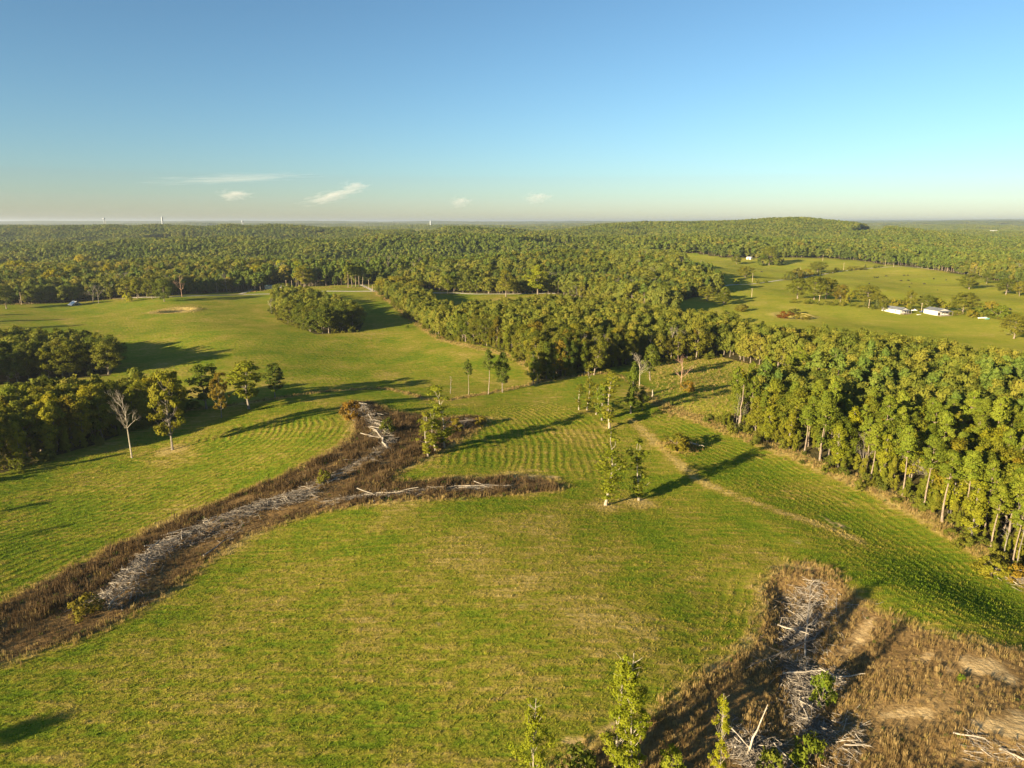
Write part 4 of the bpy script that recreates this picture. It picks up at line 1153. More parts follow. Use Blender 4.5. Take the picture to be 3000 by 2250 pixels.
def brush(label, line, wid, n_st, n_log, hmax, seed, along=.7, lmin=1.6, lmax=5.0, pale=.4):
    rng = np.random.default_rng(seed)
    L = smooth_line(P_(line), 1.5); c = L[len(L) // 2]
    e = empty('brush_pile', (c[0], c[1], gz(*c)))
    seg = np.diff(L, axis=0); sl = np.linalg.norm(seg, axis=1)
    def place():
        i = rng.choice(len(seg), p=sl / sl.sum()); t = rng.uniform()
        d = seg[i] / sl[i]; off = rng.normal() * wid * .5 * (.45 + .75 * abs(math.sin(i * .21 + seed) + .4 * math.sin(i * .53 + seed * 2)))
        p = L[i] + seg[i] * t + np.array([-d[1], d[0]]) * off
        return p, math.atan2(d[1], d[0]), abs(off) / wid
    V = [MB(), MB()]
    for k in range(n_st):
        p, a, o = place()
        z0 = gz(*p) + rng.uniform(.0, hmax) * max(.15, 1 - o * 1.1)
        th = a + (rng.normal() * .45 if rng.uniform() < along else rng.uniform(-1.6, 1.6)); ln = rng.uniform(lmin, lmax); el = rng.normal() * .22 + (.5 if rng.uniform() < .06 else 0)
        d = Vector((math.cos(th) * math.cos(el), math.sin(th) * math.cos(el), math.sin(el)))
        s = Vector((p[0] - c[0], p[1] - c[1], z0 - e.location.z)); r = rng.uniform(.02, .066)
        m = V[0 if rng.uniform() > pale else 1]
        A, B = s - d * ln / 2, s + d * ln / 2
        M = s + Vector((rng.normal(), rng.normal(), rng.normal())) * ln * .05
        m.tube([A, M, B], [r, r * .8, r * .35], 4, False)
        for q in range(rng.integers(1, 4)):
            f = rng.uniform(.35, .95); b0 = A.lerp(B, f); dd = (d + Vector(rng.normal(size=3)) * .55).normalized()
            m.tube([b0, b0 + dd * ln * rng.uniform(.12, .3)], [r * .45, r * .15], 3, False)
    tag(V[0].build('branches', MAT['dead_wood'], e), kind='stuff'); tag(V[1].build('pale_branches', MAT['dead_wood_pale'], e), kind='stuff')
    for k in range(n_log):
        p, a, o = place()
        ln = rng.uniform(lmax * 1.0, lmax * 2.1); th = a + rng.normal() * .5
        g = link('log', LOGS[rng.integers(5)], e)
        g.location = (p[0] - c[0], p[1] - c[1], gz(*p) - e.location.z + hmax * rng.uniform(.6, 1.1) * max(.3, 1 - o) + .2)
        g.rotation_euler = (rng.uniform(0, 6), rng.normal() * .10, th); w = rng.uniform(.6, 1.0) * 6.0
        g.scale = (ln, w, w)
    tag(e, label, 'brush pile', 'brush piles of felled wood')
    return e
brush('long windrow of grey felled branches along the left gully', [(225, 1318), (265, 1275), (300, 1225), (370, 1180), (450, 1145), (540, 1108), (620, 1085), (680, 1068)], 5.4, 2200, 8, 3.0, 1, .5, 1.0, 3.8, .5)
brush('tall heap of pale poles at the upper head of the left gully', [(775, 878), (790, 895), (812, 925), (838, 955)], 5.6, 520, 12, 2.8, 2, .75, 1.5, 5, .4)
brush('low tangle of grey brush along the gully foot below the heap of poles', [(850, 950), (815, 985), (770, 1010), (705, 1040), (665, 1058)], 4.6, 700, 3, 1.7, 3, .5, 1.0, 3.4, .3)
brush('small round dark brush pile behind the three gully trees', [(985, 922), (1002, 918), (1018, 915)], 3.2, 170, 3, 2.3, 4, .3, pale=.2)
brush('thin line of white poles running along the side gully', [(690, 1090), (760, 1076), (840, 1070), (900, 1062), (1000, 1056), (1100, 1054)], 2.0, 480, 16, .8, 5, .9, 1.5, 4.5, .55)
brush('heap of pale branches at the top of the right gully', [(1745, 1265), (1760, 1300), (1735, 1350), (1725, 1410)], 6.4, 1000, 3, 1.7, 6, .45, 1.2, 3.8, .5)
brush('crossed white poles and brush halfway down the right gully', [(1700, 1470), (1760, 1468), (1830, 1478)], 5.4, 460, 2, 1.3, 7, .4, 1.0, 3.2, .3)
brush('dark brush with fallen stems below the crossed poles', [(1720, 1425), (1740, 1500), (1735, 1580), (1790, 1600), (1860, 1610)], 6.4, 1000, 2, 1.4, 8, .4, 1.0, 3.4, .45)
brush('tangle of bare branches at the bottom of the right gully', [(1590, 1640), (1660, 1625), (1730, 1640), (1620, 1690)], 8.0, 900, 2, 1.5, 9, .35, 1.0, 3.4, .45)
brush('brush heap with white stems at the right edge beyond the slope', [(2150, 1235), (2190, 1246), (2240, 1262)], 3.4, 130, 5, 1.3, 10, .6, pale=.6)
brush('faint line of fallen wood at the lower right corner', [(2090, 1605), (2150, 1625), (2215, 1650)], 3.0, 110, 2, .6, 11, .6, 1.0, 3.0, .3)

def pole_thing(name, label, cat, a, b, r, mat, twigs=0, seed=0, group=None):
    """a felled or standing dead stem from a to b"""
    rng = np.random.default_rng(seed); a = Vector(a); b = Vector(b)
    e = empty(name, a); mb = MB(); n = 6
    pts = [Vector((0, 0, 0)).lerp(b - a, i / n) + Vector(rng.normal(size=3)) * r * (.5 if 0 < i < n else 0) for i in range(n + 1)]
    mb.tube(pts, [r * (1.15 - .8 * i / n) for i in range(n + 1)], 7)
    mb.build('stem', MAT[mat], e)
    L = (b - a).length
    if twigs:
        m2 = MB()
        for i in range(twigs):
            f = rng.uniform(.35, 1); p = Vector((0, 0, 0)).lerp(b - a, f); d = ((b - a).normalized() + Vector(rng.normal(size=3)) * .6).normalized()
            q = p + d * L * rng.uniform(.06, .2)
            m2.tube([p, p.lerp(q, .5) + Vector(rng.normal(size=3)) * L * .01, q], [r * .35, r * .22, r * .08], 4, False)
            for j in range(2):
                m2.tube([p.lerp(q, .6), p.lerp(q, .6) + (d + Vector(rng.normal(size=3)) * .5) * L * .05], [r * .15, r * .05], 3, False)
        m2.build('branches', MAT[mat], e)
    return tag(e, label, cat, group)
GW = 'fallen stems in the gullies'
def g3(x, y, dz=0.0):
    p = at(x, y); return (p[0], p[1], p[2] + dz)
pole_thing('fallen_tree', 'long fallen tree with bare crown lying across the right gully', 'fallen tree', g3(1758, 1395, 1.6), g3(1620, 1448, 1.0), 0.16, 'dead_wood', 26, 1, GW)
pole_thing('fallen_tree', 'fallen tree with pale fan of branches at the top of the right gully', 'fallen tree', g3(1738, 1428, 1.0), g3(1750, 1275, 1.8), 0.15, 'dead_wood_pale', 24, 2, GW)
pole_thing('fallen_tree', 'thick pale fallen trunk with root end below the heap of poles', 'fallen tree', g3(838, 972, .6), g3(812, 938, 2.0), .38, 'dead_wood_pale', 10, 3, GW)
pole_thing('fallen_tree', 'long grey stem lying beside the left windrow', 'fallen tree', g3(440, 1205, .6), g3(520, 1150, .9), .2, 'dead_wood', 8, 4, GW)
pole_thing('fallen_tree', 'white pole lying across the brush halfway down the right gully', 'fallen tree', g3(1690, 1470, 1.5), g3(1785, 1464, 1.6), 0.14, 'dead_wood_pale', 0, 5, GW)
pole_thing('fallen_tree', 'short white pole at the outer end of the crossed poles', 'fallen tree', g3(1800, 1478, 1.2), g3(1868, 1468, 1.2), 0.12, 'dead_wood_pale', 3, 6, GW)
pole_thing('fallen_tree', 'dark stem standing on end below the crossed white poles', 'fallen tree', g3(1745, 1535, .4), g3(1728, 1480, 1.6), 0.12, 'dead_wood', 2, 7, GW)
b_ = at(1612, 1632)
pole_thing('dead_snag', 'leaning white dead stem among the near brush', 'snag', b_, (b_[0] + 3.0, b_[1] + 1.0, b_[2] + 8.2), .16, 'dead_wood_pale', 0, 8)
b_ = at(1652, 1650)
pole_thing('dead_snag', 'thin forked dead stem leaning left behind the leaning white stem', 'snag', b_, (b_[0] - 6.0, b_[1] + 2.0, b_[2] + 6.0), .12, 'dead_wood_pale', 8, 9)
b_ = at(1409, 857)
pole_thing('stump', 'tall broken pale stump beside the fence row', 'stump', b_, (b_[0] + .2, b_[1], b_[2] + 3.4), .36, 'dead_wood_pale', 0, 10)
b_ = at(1596, 934)
pole_thing('dead_snag', 'tall straight bare pole of a dead pine at the wood corner', 'snag', b_, (b_[0] + .6, b_[1], b_[2] + 19), .3, 'bark_pine', 0, 11)
pole_thing('log', 'pale log resting on the tan bushy mound', 'log', (MOUND[0] + 4.0, MOUND[1] - 1, gz(MOUND[0] + 4, MOUND[1] - 1) + 1.2), (MOUND[0] + 9.0, MOUND[1] - 1.4, gz(MOUND[0] + 9, MOUND[1] - 1.4) + .9), .28, 'dead_wood_pale', 0, 12)
for x, y, yt, lab in ((2195, 1225, 1120, 'thin bare pole standing at the far right of the sunlit wood'), (2165, 1212, 1125, 'thinner bare pole beside it at the far right of the sunlit wood'), (973, 850, 815, 'thin dead stick between the fence pines')):
    b_ = at(x, y); h_ = height_to(b_, yt)
    pole_thing('dead_snag', lab, 'snag', b_, (b_[0] + .5, b_[1], b_[2] + h_), .14, 'bark_grey', 14, x)

# ------------------------------------------------------------------ ponds and roads
def water_material():
    t = NT('pond_water'); nz = t.noise(.6, 3, t.pos())
    MAT['water'] = t.done((.025, .035, .028), .06, .5, t.bump(nz, .02))
water_material()
def pond(name, c, r, lab, dz):
    mb = MB(); n = 40; vs = []; rng = np.random.default_rng(int(r * 10))
    for k in range(n):
        a = 2 * math.pi * k / n; q = r * (1 + .12 * math.sin(2 * a + 1) + .07 * math.sin(5 * a))
        vs.append((c[0] + q * math.cos(a), c[1] + q * math.sin(a), c[2] + dz))
    mb.add(vs, [tuple(range(n))])
    tag(mb.build(name, MAT['water']), lab, kind='structure')
pond('pond_water', POND, 13, 'still pond water inside the tan bank in the upper pasture', -.55)
simple('gravel', (.36, .33, .27), (.50, .46, .38), .5, detail=6)
def road(name, pts, w, lab):
    L = smooth_line(P_(pts), 5.0); t = np.gradient(L, axis=0); t /= np.linalg.norm(t, axis=1)[:, None]; nrm = np.stack([-t[:, 1], t[:, 0]], 1)
    rows_ = []
    for s in (-1, -.33, .33, 1):
        q = L + nrm * s * w / 2
        rows_.append(np.column_stack([q, Zgrid(q) + (.10 if abs(s) < .5 else .05)]))
    V = np.stack(rows_, 1).reshape(-1, 3); F = []
    for i in range(len(L) - 1):
        for j in range(3): F.append((i * 4 + j, i * 4 + j + 1, i * 4 + 5 + j, i * 4 + 4 + j))
    tag(link(name, mesh_np(name, V, F, MAT['gravel'], True)), lab, kind='structure')
road('gravel_road', [(60, 651), (187, 646), (267, 644), (367, 641.5), (433, 639), (520, 636), (600, 633.5), (737, 630), (817, 629), (870, 632), (950, 631.5), (1050, 635.5), (1134, 634.5), (1200, 634)], 5.5, 'pale gravel road along the top of the pasture')
road('side_track', [(519, 635), (534, 630), (548, 624)], 4.5, 'gravel drive into the trees beside the long white trailer')
road('side_track', [(806, 628), (792, 621), (780, 615)], 4.5, 'dirt lane into the pines by the road corner')
road('gravel_road', [(1500, 625), (1558, 619), (1614.6, 614), (1661, 609), (1688, 605), (1741, 599), (1775, 592), (1841, 582.5), (1908, 576.5), (1958, 575.5), (2020, 583)], 3.4, 'pale gravel lane crossing the far pasture')

# ------------------------------------------------------------------ buildings
def gable(name, label, cat, c, rz, L, W, wh, rh, wall='white_siding', roof='grey_metal', openings=(), over=.4, porch=None, chimney=False, group=None):
    """house with its ridge along local x; openings: (kind, side, u, z, w, h), side in 'front','back','left','right'"""
    e = empty(name, c, rz); mb = MB()
    x, y = L / 2, W / 2
    vs = [(-x, -y, -.6), (x, -y, -.6), (x, y, -.6), (-x, y, -.6), (-x, -y, wh), (x, -y, wh), (x, y, wh), (-x, y, wh), (-x, 0, wh + rh), (x, 0, wh + rh)]
    mb.add(vs, [(0, 1, 5, 4), (1, 2, 6, 9, 5), (2, 3, 7, 6), (3, 0, 4, 8, 7)])
    mb.build('wall', MAT[wall], e)
    sl = math.atan2(rh, y); X = x + over; t = .14
    m2 = MB()
    for s in (-1, 1):
        yo = y + over; zo = wh - over * rh / y
        v = [(-X, s * yo, zo + .03), (X, s * yo, zo + .03), (X, 0, wh + rh + .03), (-X, 0, wh + rh + .03)]
        v2 = [(p[0], p[1], p[2] + t) for p in v]
        m2.add(v + v2, [(0, 1, 2, 3), (4, 7, 6, 5), (0, 4, 5, 1), (1, 5, 6, 2), (2, 6, 7, 3), (3, 7, 4, 0)])
    ro = m2.build('roof', MAT[roof], e)
    m3 = MB(); m3.box((0, 0, wh + rh + .2), (2 * X, .35, .08)); m3.build('ridge_cap', MAT[roof], ro)
    for kd, side, u, z, w, h in openings:
        m = MB(); f = MB(); d = .06
        if side in ('front', 'back'):
            s = -1 if side == 'front' else 1
            m.box((u, s * (y + d / 2), z), (w, d, h)); f.box((u, s * (y + d / 2 + .02), z), (w + .24, .03, .12))
            fr = [((u - w / 2 - .06, s * (y + .05), z), (.12, .1, h + .24)), ((u + w / 2 + .06, s * (y + .05), z), (.12, .1, h + .24)), ((u, s * (y + .05), z + h / 2 + .06), (w, .1, .12)), ((u, s * (y + .05), z - h / 2 - .06), (w, .1, .12))]
        else:
            s = -1 if side == 'left' else 1
            m.box((s * (x + d / 2), u, z), (d, w, h))
            fr = [((s * (x + .05), u - w / 2 - .06, z), (.1, .12, h + .24)), ((s * (x + .05), u + w / 2 + .06, z), (.1, .12, h + .24)), ((s * (x + .05), u, z + h / 2 + .06), (.1, w, .12)), ((s * (x + .05), u, z - h / 2 - .06), (.1, w, .12))]
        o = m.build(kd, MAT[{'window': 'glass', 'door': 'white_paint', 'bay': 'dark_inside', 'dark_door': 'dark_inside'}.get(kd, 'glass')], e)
        o.name = {'dark_door': 'door', 'bay': 'bay_shade_panel'}.get(kd, kd)  # bays are flat panels; the unlit inside is put into their dark colour
        f2 = MB()
        for cc, ss in fr: f2.box(cc, ss)
        f2.build('frame', MAT['white_paint'], o)
    if porch:
        side, dp = porch                      # a lean-to on posts along one end
        s = 1 if side == 'right' else -1
        m4 = MB(); xa, xb = s * (x + over), s * (x + dp)
        v = [(xa, -y, wh - .05), (xb, -y, wh - .5), (xb, y, wh - .5), (xa, y, wh - .05)]
        m4.add(v + [(p[0], p[1], p[2] + .14) for p in v], [(0, 1, 2, 3), (4, 7, 6, 5), (0, 4, 5, 1), (1, 5, 6, 2), (2, 6, 7, 3), (3, 7, 4, 0)])
        po = m4.build('porch_roof', MAT[roof], e)
        for k in range(4):
            m5 = MB(); m5.box((s * (x + dp - .2), -y + .3 + (W - .6) * k / 3, (wh - .5 - .6) / 2 - .03), (.2, .2, wh - .5 + .6 - .06)); m5.build('post', MAT['weathered_board'], po)
        m6 = MB(); m6.box((s * (x + dp / 2 + .05), 0, .08), (dp - .1, W, .3)); m6.build('porch_deck', MAT['weathered_board'], e)
    if chimney:
        m7 = MB(); m7.box((x * .4, .6, wh + rh + .2), (.7, .7, 1.4)); m7.build('chimney', MAT['red_paint'], ro)
    return tag(e, label, cat, group)
def face(c, turn):
    """heading that turns local -y (the front) towards the camera, then by `turn`"""
    return math.atan2(-c[1], -c[0]) + math.pi / 2 + turn
c_ = at(1932, 674)
gable('farm_house', 'long low white farmhouse with grey metal roof and porch by the hedgerow', 'house', c_, face(c_, R(-42)), 20, 9, 3.0, 1.7, openings=[('window', 'front', -7, 1.7, 1.2, 1.2), ('window', 'front', -2.5, 1.7, 1.4, 1.2), ('door', 'front', 1, 1.1, 1.0, 2.1), ('window', 'front', 5, 1.7, 1.6, 1.2), ('window', 'right', -2, 1.7, 1.2, 1.2), ('dark_door', 'right', 1, 1.1, 1.2, 2.1), ('window', 'left', 0, 1.7, 1.2, 1.2)], porch=('right', 3.6))
c_ = at(2022, 679)
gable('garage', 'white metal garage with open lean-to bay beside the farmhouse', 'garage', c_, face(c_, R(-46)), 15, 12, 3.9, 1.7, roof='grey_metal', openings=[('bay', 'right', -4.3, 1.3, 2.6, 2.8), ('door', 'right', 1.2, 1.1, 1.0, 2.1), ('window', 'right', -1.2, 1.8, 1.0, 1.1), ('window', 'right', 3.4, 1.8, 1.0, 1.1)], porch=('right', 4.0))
c_ = at(162, 659)
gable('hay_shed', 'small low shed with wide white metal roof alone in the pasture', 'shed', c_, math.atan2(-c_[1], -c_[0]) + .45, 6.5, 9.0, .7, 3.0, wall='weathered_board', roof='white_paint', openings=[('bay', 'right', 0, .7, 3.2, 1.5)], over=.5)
c_ = at(1447, 652)
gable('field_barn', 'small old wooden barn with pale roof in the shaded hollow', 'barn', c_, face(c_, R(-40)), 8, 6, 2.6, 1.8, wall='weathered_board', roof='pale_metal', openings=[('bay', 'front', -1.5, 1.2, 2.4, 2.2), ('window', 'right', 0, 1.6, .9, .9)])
c_ = at(47, 645)
gable('house', 'grey-roofed house half hidden by trees at the far left', 'house', c_, face(c_, R(35)), 14, 9, 3.2, 3.0, wall='cream_siding', roof='old_shingle', openings=[('window', 'front', -4, 1.7, 1.3, 1.2), ('door', 'front', 0, 1.1, 1.0, 2.1), ('window', 'front', 4, 1.7, 1.3, 1.2)], chimney=True)
c_ = at(597, 622.5)
gable('trailer_home', 'long white trailer home with green roof among trees by the road', 'trailer', c_, face(c_, R(-6)), 25, 5, 2.9, .6, wall='white_siding', roof='green_metal', openings=[('window', 'front', x_, 1.7, 1.5, 1.0) for x_ in (-10, -6, 4, 9)] + [('door', 'front', -1, 1.1, 1.0, 2.1)], over=.2)
c_ = at(1619, 560)
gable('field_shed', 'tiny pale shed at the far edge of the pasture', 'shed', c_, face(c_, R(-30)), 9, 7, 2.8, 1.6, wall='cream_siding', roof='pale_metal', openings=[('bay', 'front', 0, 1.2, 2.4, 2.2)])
c_ = at(2146, 503)
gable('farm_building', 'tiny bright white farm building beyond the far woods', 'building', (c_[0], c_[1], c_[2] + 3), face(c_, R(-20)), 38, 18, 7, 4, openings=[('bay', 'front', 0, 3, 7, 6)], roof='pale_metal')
c_ = at(1262 * .7373 * 1.0 + 300, 505)

# parked vehicles and clutter near the garage
def vehicle(label, c, rz, paint, L=4.9, pickup=True):
    e = empty('pickup_truck' if pickup else 'car', c, rz); mb = MB(); W = 1.85; h = L / 2
    prof = [(-h, .55), (-h, 1.0), (-h + .1, 1.08), (.15 if not pickup else -.25, 1.08), (.15, 1.10), (.45, 1.72), (h - 2.2, 1.74), (h - 1.5, 1.12), (h - .15, 1.0), (h, .85), (h, .5)]
    prof = [(x, z) for x, z in prof]; n = len(prof)
    vs = [(x, -W / 2 + (.1 if z > 1.2 else 0), z) for x, z in prof] + [(x, W / 2 - (.1 if z > 1.2 else 0), z) for x, z in prof]
    mb.add(vs, [tuple(range(n))[::-1], tuple(range(n, 2 * n))] + [(i, (i + 1) % n, n + (i + 1) % n, n + i) for i in range(n)])
    mb.build('body', MAT[paint], e)
    g = MB(); g.box((.95, 0, 1.42), (1.0, W - .14, .42)); g.build('window', MAT['glass'], e)
    for sx in (-h * .62, h * .62):
        for sy in (-1, 1):
            w = MB(); w.tube([(sx, sy * (W / 2 - .2), .36), (sx, sy * (W / 2 + .03), .36)], [.36, .36], 14); wo = w.build('wheel', MAT['dark_inside'], e)
            r_ = MB(); r_.tube([(sx, sy * (W / 2 + .02), .36), (sx, sy * (W / 2 + .05), .36)], [.2, .2], 10); r_.build('rim', MAT['pale_metal'], wo)
    tag(e, label, 'vehicle', 'things parked by the garage')
p_ = at(1992, 675)
vehicle('dark blue pickup parked between farmhouse and garage', (p_[0], p_[1], p_[2]), .4, 'blue_paint')
p_ = at(1975, 672)
vehicle('white car parked beside the pole between the buildings', (p_[0], p_[1], p_[2]), .2, 'white_paint', 4.5, False)
def boat(label, c, rz, mat, L):
    e = empty('boat', c, rz); mb = MB(); n = 9; vs = []
    for i in range(n):
        u = i / (n - 1); w = .85 * (1 - max(0, u - .5) ** 2 * 3.6) ; x = (u - .5) * L
        vs += [(x, -w, .85 + .15 * u), (x, -w * .65, .15 + .3 * max(0, u - .6)), (x, w * .65, .15 + .3 * max(0, u - .6)), (x, w, .85 + .15 * u), (x, w * .85, .5), (x, -w * .85, .5)]
    fs = []
    for i in range(n - 1):
        for j in range(6): fs.append((i * 6 + j, i * 6 + (j + 1) % 6, i * 6 + 6 + (j + 1) % 6, i * 6 + 6 + j))
    mb.add(vs, fs + [tuple(range(6))[::-1], tuple((n - 1) * 6 + k for k in range(6))]); mb.build('hull', MAT[mat], e)
    s = MB()
    for x in (-L * .25, L * .05): s.box((x, 0, .7), (.3, 1.4, .06))
    s.build('thwart', MAT['weathered_board'], e)
    tag(e, label, 'boat', 'things lying beyond the garage')
p_ = at(2123, 688); boat('upturned white boat hull lying at the hedge end', p_, .15, 'white_paint', 8)
p_ = at(2133, 690); boat('small teal boat lying beside the white hull', p_, .1, 'teal_paint', 4)
def plank_stack(label, c, rz, n, mat):
    e = empty('timber_stack', c, rz); rng = np.random.default_rng(n)
    for i in range(n):
        m = MB(); m.box((rng.normal() * .3, (i % 3) * .5 - .5 + rng.normal() * .05, .15 + .22 * (i // 3)), (4.2 + rng.normal() * .6, .4, .18), rng.normal() * .05); m.build('plank', MAT[mat], e)
    tag(e, label, 'timber', 'things lying beyond the garage')
plank_stack('stack of pale boards beyond the garage lean-to', at(2070, 680), .2, 8, 'pole_wood')
plank_stack('scatter of white boards in front of the garage yard', at(1985, 680), .5, 5, 'white_paint')

# ------------------------------------------------------------------ poles, towers
def utility_pole(label, x, y, yt, arm=True):
    b = at(x, y); h = max(6.5, min(14, height_to(b, yt)))
    e = empty('utility_pole', b, random.uniform(0, 3)); m = MB()
    m.tube([(0, 0, -.5), (0, 0, h * .5), (random.uniform(-.15, .15), 0, h)], [.24, .20, .15], 8); m.build('post', MAT['pole_wood'], e)
    if arm:
        a = MB(); a.box((0, .16, h - .5), (2.0, .12, .14)); ao = a.build('crossarm', MAT['pole_wood'], e)
        for s in (-.9, 0, .9):
            q = MB(); q.lathe([(.05, 0), (.08, .06), (.05, .14), (.07, .18), (.02, .24)], 8, (s, .16, h - .42)); q.build('insulator', MAT['concrete'], ao)
    tag(e, label, 'pole', 'wooden utility poles')
for x, y, yt, lab, arm in ((46.7, 658, 632, 'leaning pole at the far left in front of the grey-roofed house', 0), (469, 633, 610, 'wooden pole beside the road left of the long trailer', 1), (619, 626.5, 605.5, 'pole standing just in front of the long trailer', 1), (631, 625.5, 605.5, 'yellowish pole right beside the pole at the trailer', 0),
                           (637, 606, 594, 'short pole with transformer among trees behind the trailer', 1), (797, 624.5, 604, 'taller pole at the road corner by the pines', 1), (805, 629.5, 615.5, 'short post at the road corner by the pines', 0),
                           (1523.6, 615, 600.5, 'pole at the valley edge where the gravel lane starts', 1), (1625, 609.5, 590, 'pole beside the gravel lane near the round tree', 1), (1623.6, 642, 623, 'pole in the open pasture below the gravel lane', 1), (1729, 585.5, 579, 'pole top showing above the pasture hedge', 0),
                           (1769, 655.5, 637, 'pole in front of the big oak clump', 1), (1822, 584, 568, 'pole along the lane beyond the hedge', 1), (1777, 564, 550, 'pole at the forest edge of the far pasture', 1), (1876.5, 665.5, 646, 'leaning pole left of the farmhouse', 1),
                           (1912, 574.5, 560, 'pole beside the far lane bend', 1), (1930, 577, 568, 'short pole just beyond the far lane bend', 0), (1990, 673, 655, 'pole between farmhouse and garage', 1), (1994.6, 575.5, 558, 'orange-lit pole in front of the far forest', 1)):
    utility_pole(lab, x, y, yt, bool(arm))

def place_far(x, ytop, ybase_z, dist):
    d = rays([(x, ytop)])[0]; t = dist / d[1]
    return np.array([d[0] * t, dist, CAM_Z + d[2] * t])
def water_tower(label, x, ytop, dist, kind):
    q = place_far(x, ytop, 0, dist); zb = gz(q[0], q[1]); h = q[2] - zb
    e = empty('water_tower', (q[0], q[1], zb)); r = dist * 2.0 / FPX * (1.2 if kind == 'bulb' else .85)
    if kind == 'bulb':
        m = MB(); m.lathe([(r * .8, -1), (r * .34, h * .12), (r * .26, h * .5), (r * .34, h - r * 1.5)], 16); m.build('stem', MAT['tank_paint'], e)
        m = MB(); m.lathe([(r * .34, h - r * 1.52), (r * .9, h - r * 1.15), (r, h - r * .7), (r * .85, h - r * .3), (r * .4, h - .05 * r), (.02, h)], 20); t = m.build('tank', MAT['tank_paint'], e, True)
    else:
        m = MB(); m.lathe([(r, -1), (r, h - r * .25), (r * .8, h - .1 * r), (.02, h)], 20); t = m.build('tank', MAT['tank_paint'], e)
    m = MB(); m.box((r * 1.02, 0, h * .5), (.4, .8, h * .9)); m.build('ladder', MAT['concrete'], t)
    tag(e, label, 'water tower', 'water towers on the skyline')
water_tower('pale water tower with round tank on the left skyline', 224, 470.5, 3300, 'bulb')
water_tower('white standpipe tower standing on the left ridge', 349.5, 468, 3200, 'pipe')
water_tower('small cream water tower on the skyline right of the standpipe', 523, 476.5, 5200, 'bulb')
water_tower('faint pale water tower on the skyline behind the middle hill', 930, 476.5, 6200, 'pipe')

# ------------------------------------------------------------------ cattle
def cow_mesh():
    mb = MB()
    def ring(x, z, ry, rz_):
        return [(x, ry * math.cos(a), z + rz_ * math.sin(a)) for a in [2 * math.pi * k / 10 for k in range(10)]]
    secs = [(-1.15, 1.15, .10, .12), (-1.08, 1.10, .30, .34), (-.7, 1.02, .36, .42), (-.1, .96, .40, .46), (.45, .98, .38, .48), (.8, 1.05, .30, .42), (1.05, 1.12, .20, .28), (1.35, 1.02, .15, .20), (1.62, .85, .14, .17), (1.88, .68, .09, .11), (1.95, .62, .05, .06)]
    vs = []; fs = []
    for s in secs: vs += ring(*s)
    for i in range(len(secs) - 1):
        for k in range(10): fs.append((i * 10 + k, i * 10 + (k + 1) % 10, i * 10 + 10 + (k + 1) % 10, i * 10 + 10 + k))
    fs += [tuple(range(10))[::-1], tuple((len(secs) - 1) * 10 + k for k in range(10))]
    mb.add(vs, fs)
    for x, b in ((.62, 0), (-.85, 1)):
        for s in (-1, 1):
            mb.tube([(x, s * .22, .85), (x + (.10 if b else 0), s * .22, .55 if not b else .6), (x - (.10 if b else 0), s * .22, .38), (x - (.06 if b else 0), s * .22, .06), (x + .05, s * .22, 0)], [.17 if b else .13, .10, .07, .055, .08], 7)
    mb.tube([(-1.12, 0, 1.2), (-1.28, 0, .95), (-1.26, 0, .45)], [.05, .03, .06], 5)
    for s in (-1, 1): mb.tube([(1.45, s * .13, 1.10), (1.42, s * .34, 1.08)], [.07, .03], 5)
    return mb.mesh('cow', MAT['cow_hide'], True)
COW = cow_mesh()
cows = [(1888.5, 600, 'cow'), (1893.5, 600.5, ''), (1897, 600, ''), (1914, 597.5, ''), (1953, 596, ''), (1961, 596, ''), (1946, 607.5, ''), (1962, 607, ''), (2017, 603.5, ''), (2043.5, 606, ''), (1877.5, 614, ''), (1969, 612.5, ''), (1964, 621, ''), (1996.6, 614.5, ''), (2025, 627.5, ''), (2113, 650, ''), (2180, 670, ''), (1645, 588, '')]
CL = ['black cow grazing, leftmost of the tight group of three', 'black cow in the middle of the tight group of three', 'black cow on the near side of the tight group of three', 'black cow walking between the group of three and the tan bank', 'black cow lying below the tan bank', 'black cow lying beside it below the tan bank',
      'black cow standing alone below the tan bank, left one', 'black cow standing below the tan bank, right one', 'black cow at the far side right of the tan bank', 'black cow farthest right of the open herd', 'black cow just above the oak clump', 'small black calf in the middle of the herd', 'black cow near side of the herd middle',
      'black cow on the right of the herd middle', 'small black calf nearest the hedgerow', 'black cow grazing alone behind the hedgerow oak', 'black cow in shade beside the last hedgerow bushes', 'black cow far off in the upper pasture']
for (x, y, _), lab in zip(cows, CL):
    p = at(x, y); o = link('cow', COW, None, (p[0], p[1], p[2] - .02)); o.rotation_euler = (0, 0, random.uniform(0, 6.28))
    s = .75 if 'calf' in lab else 1.25; o.scale = (s, s, s)
    tag(o, lab, 'cow', 'black cattle in the far pasture')

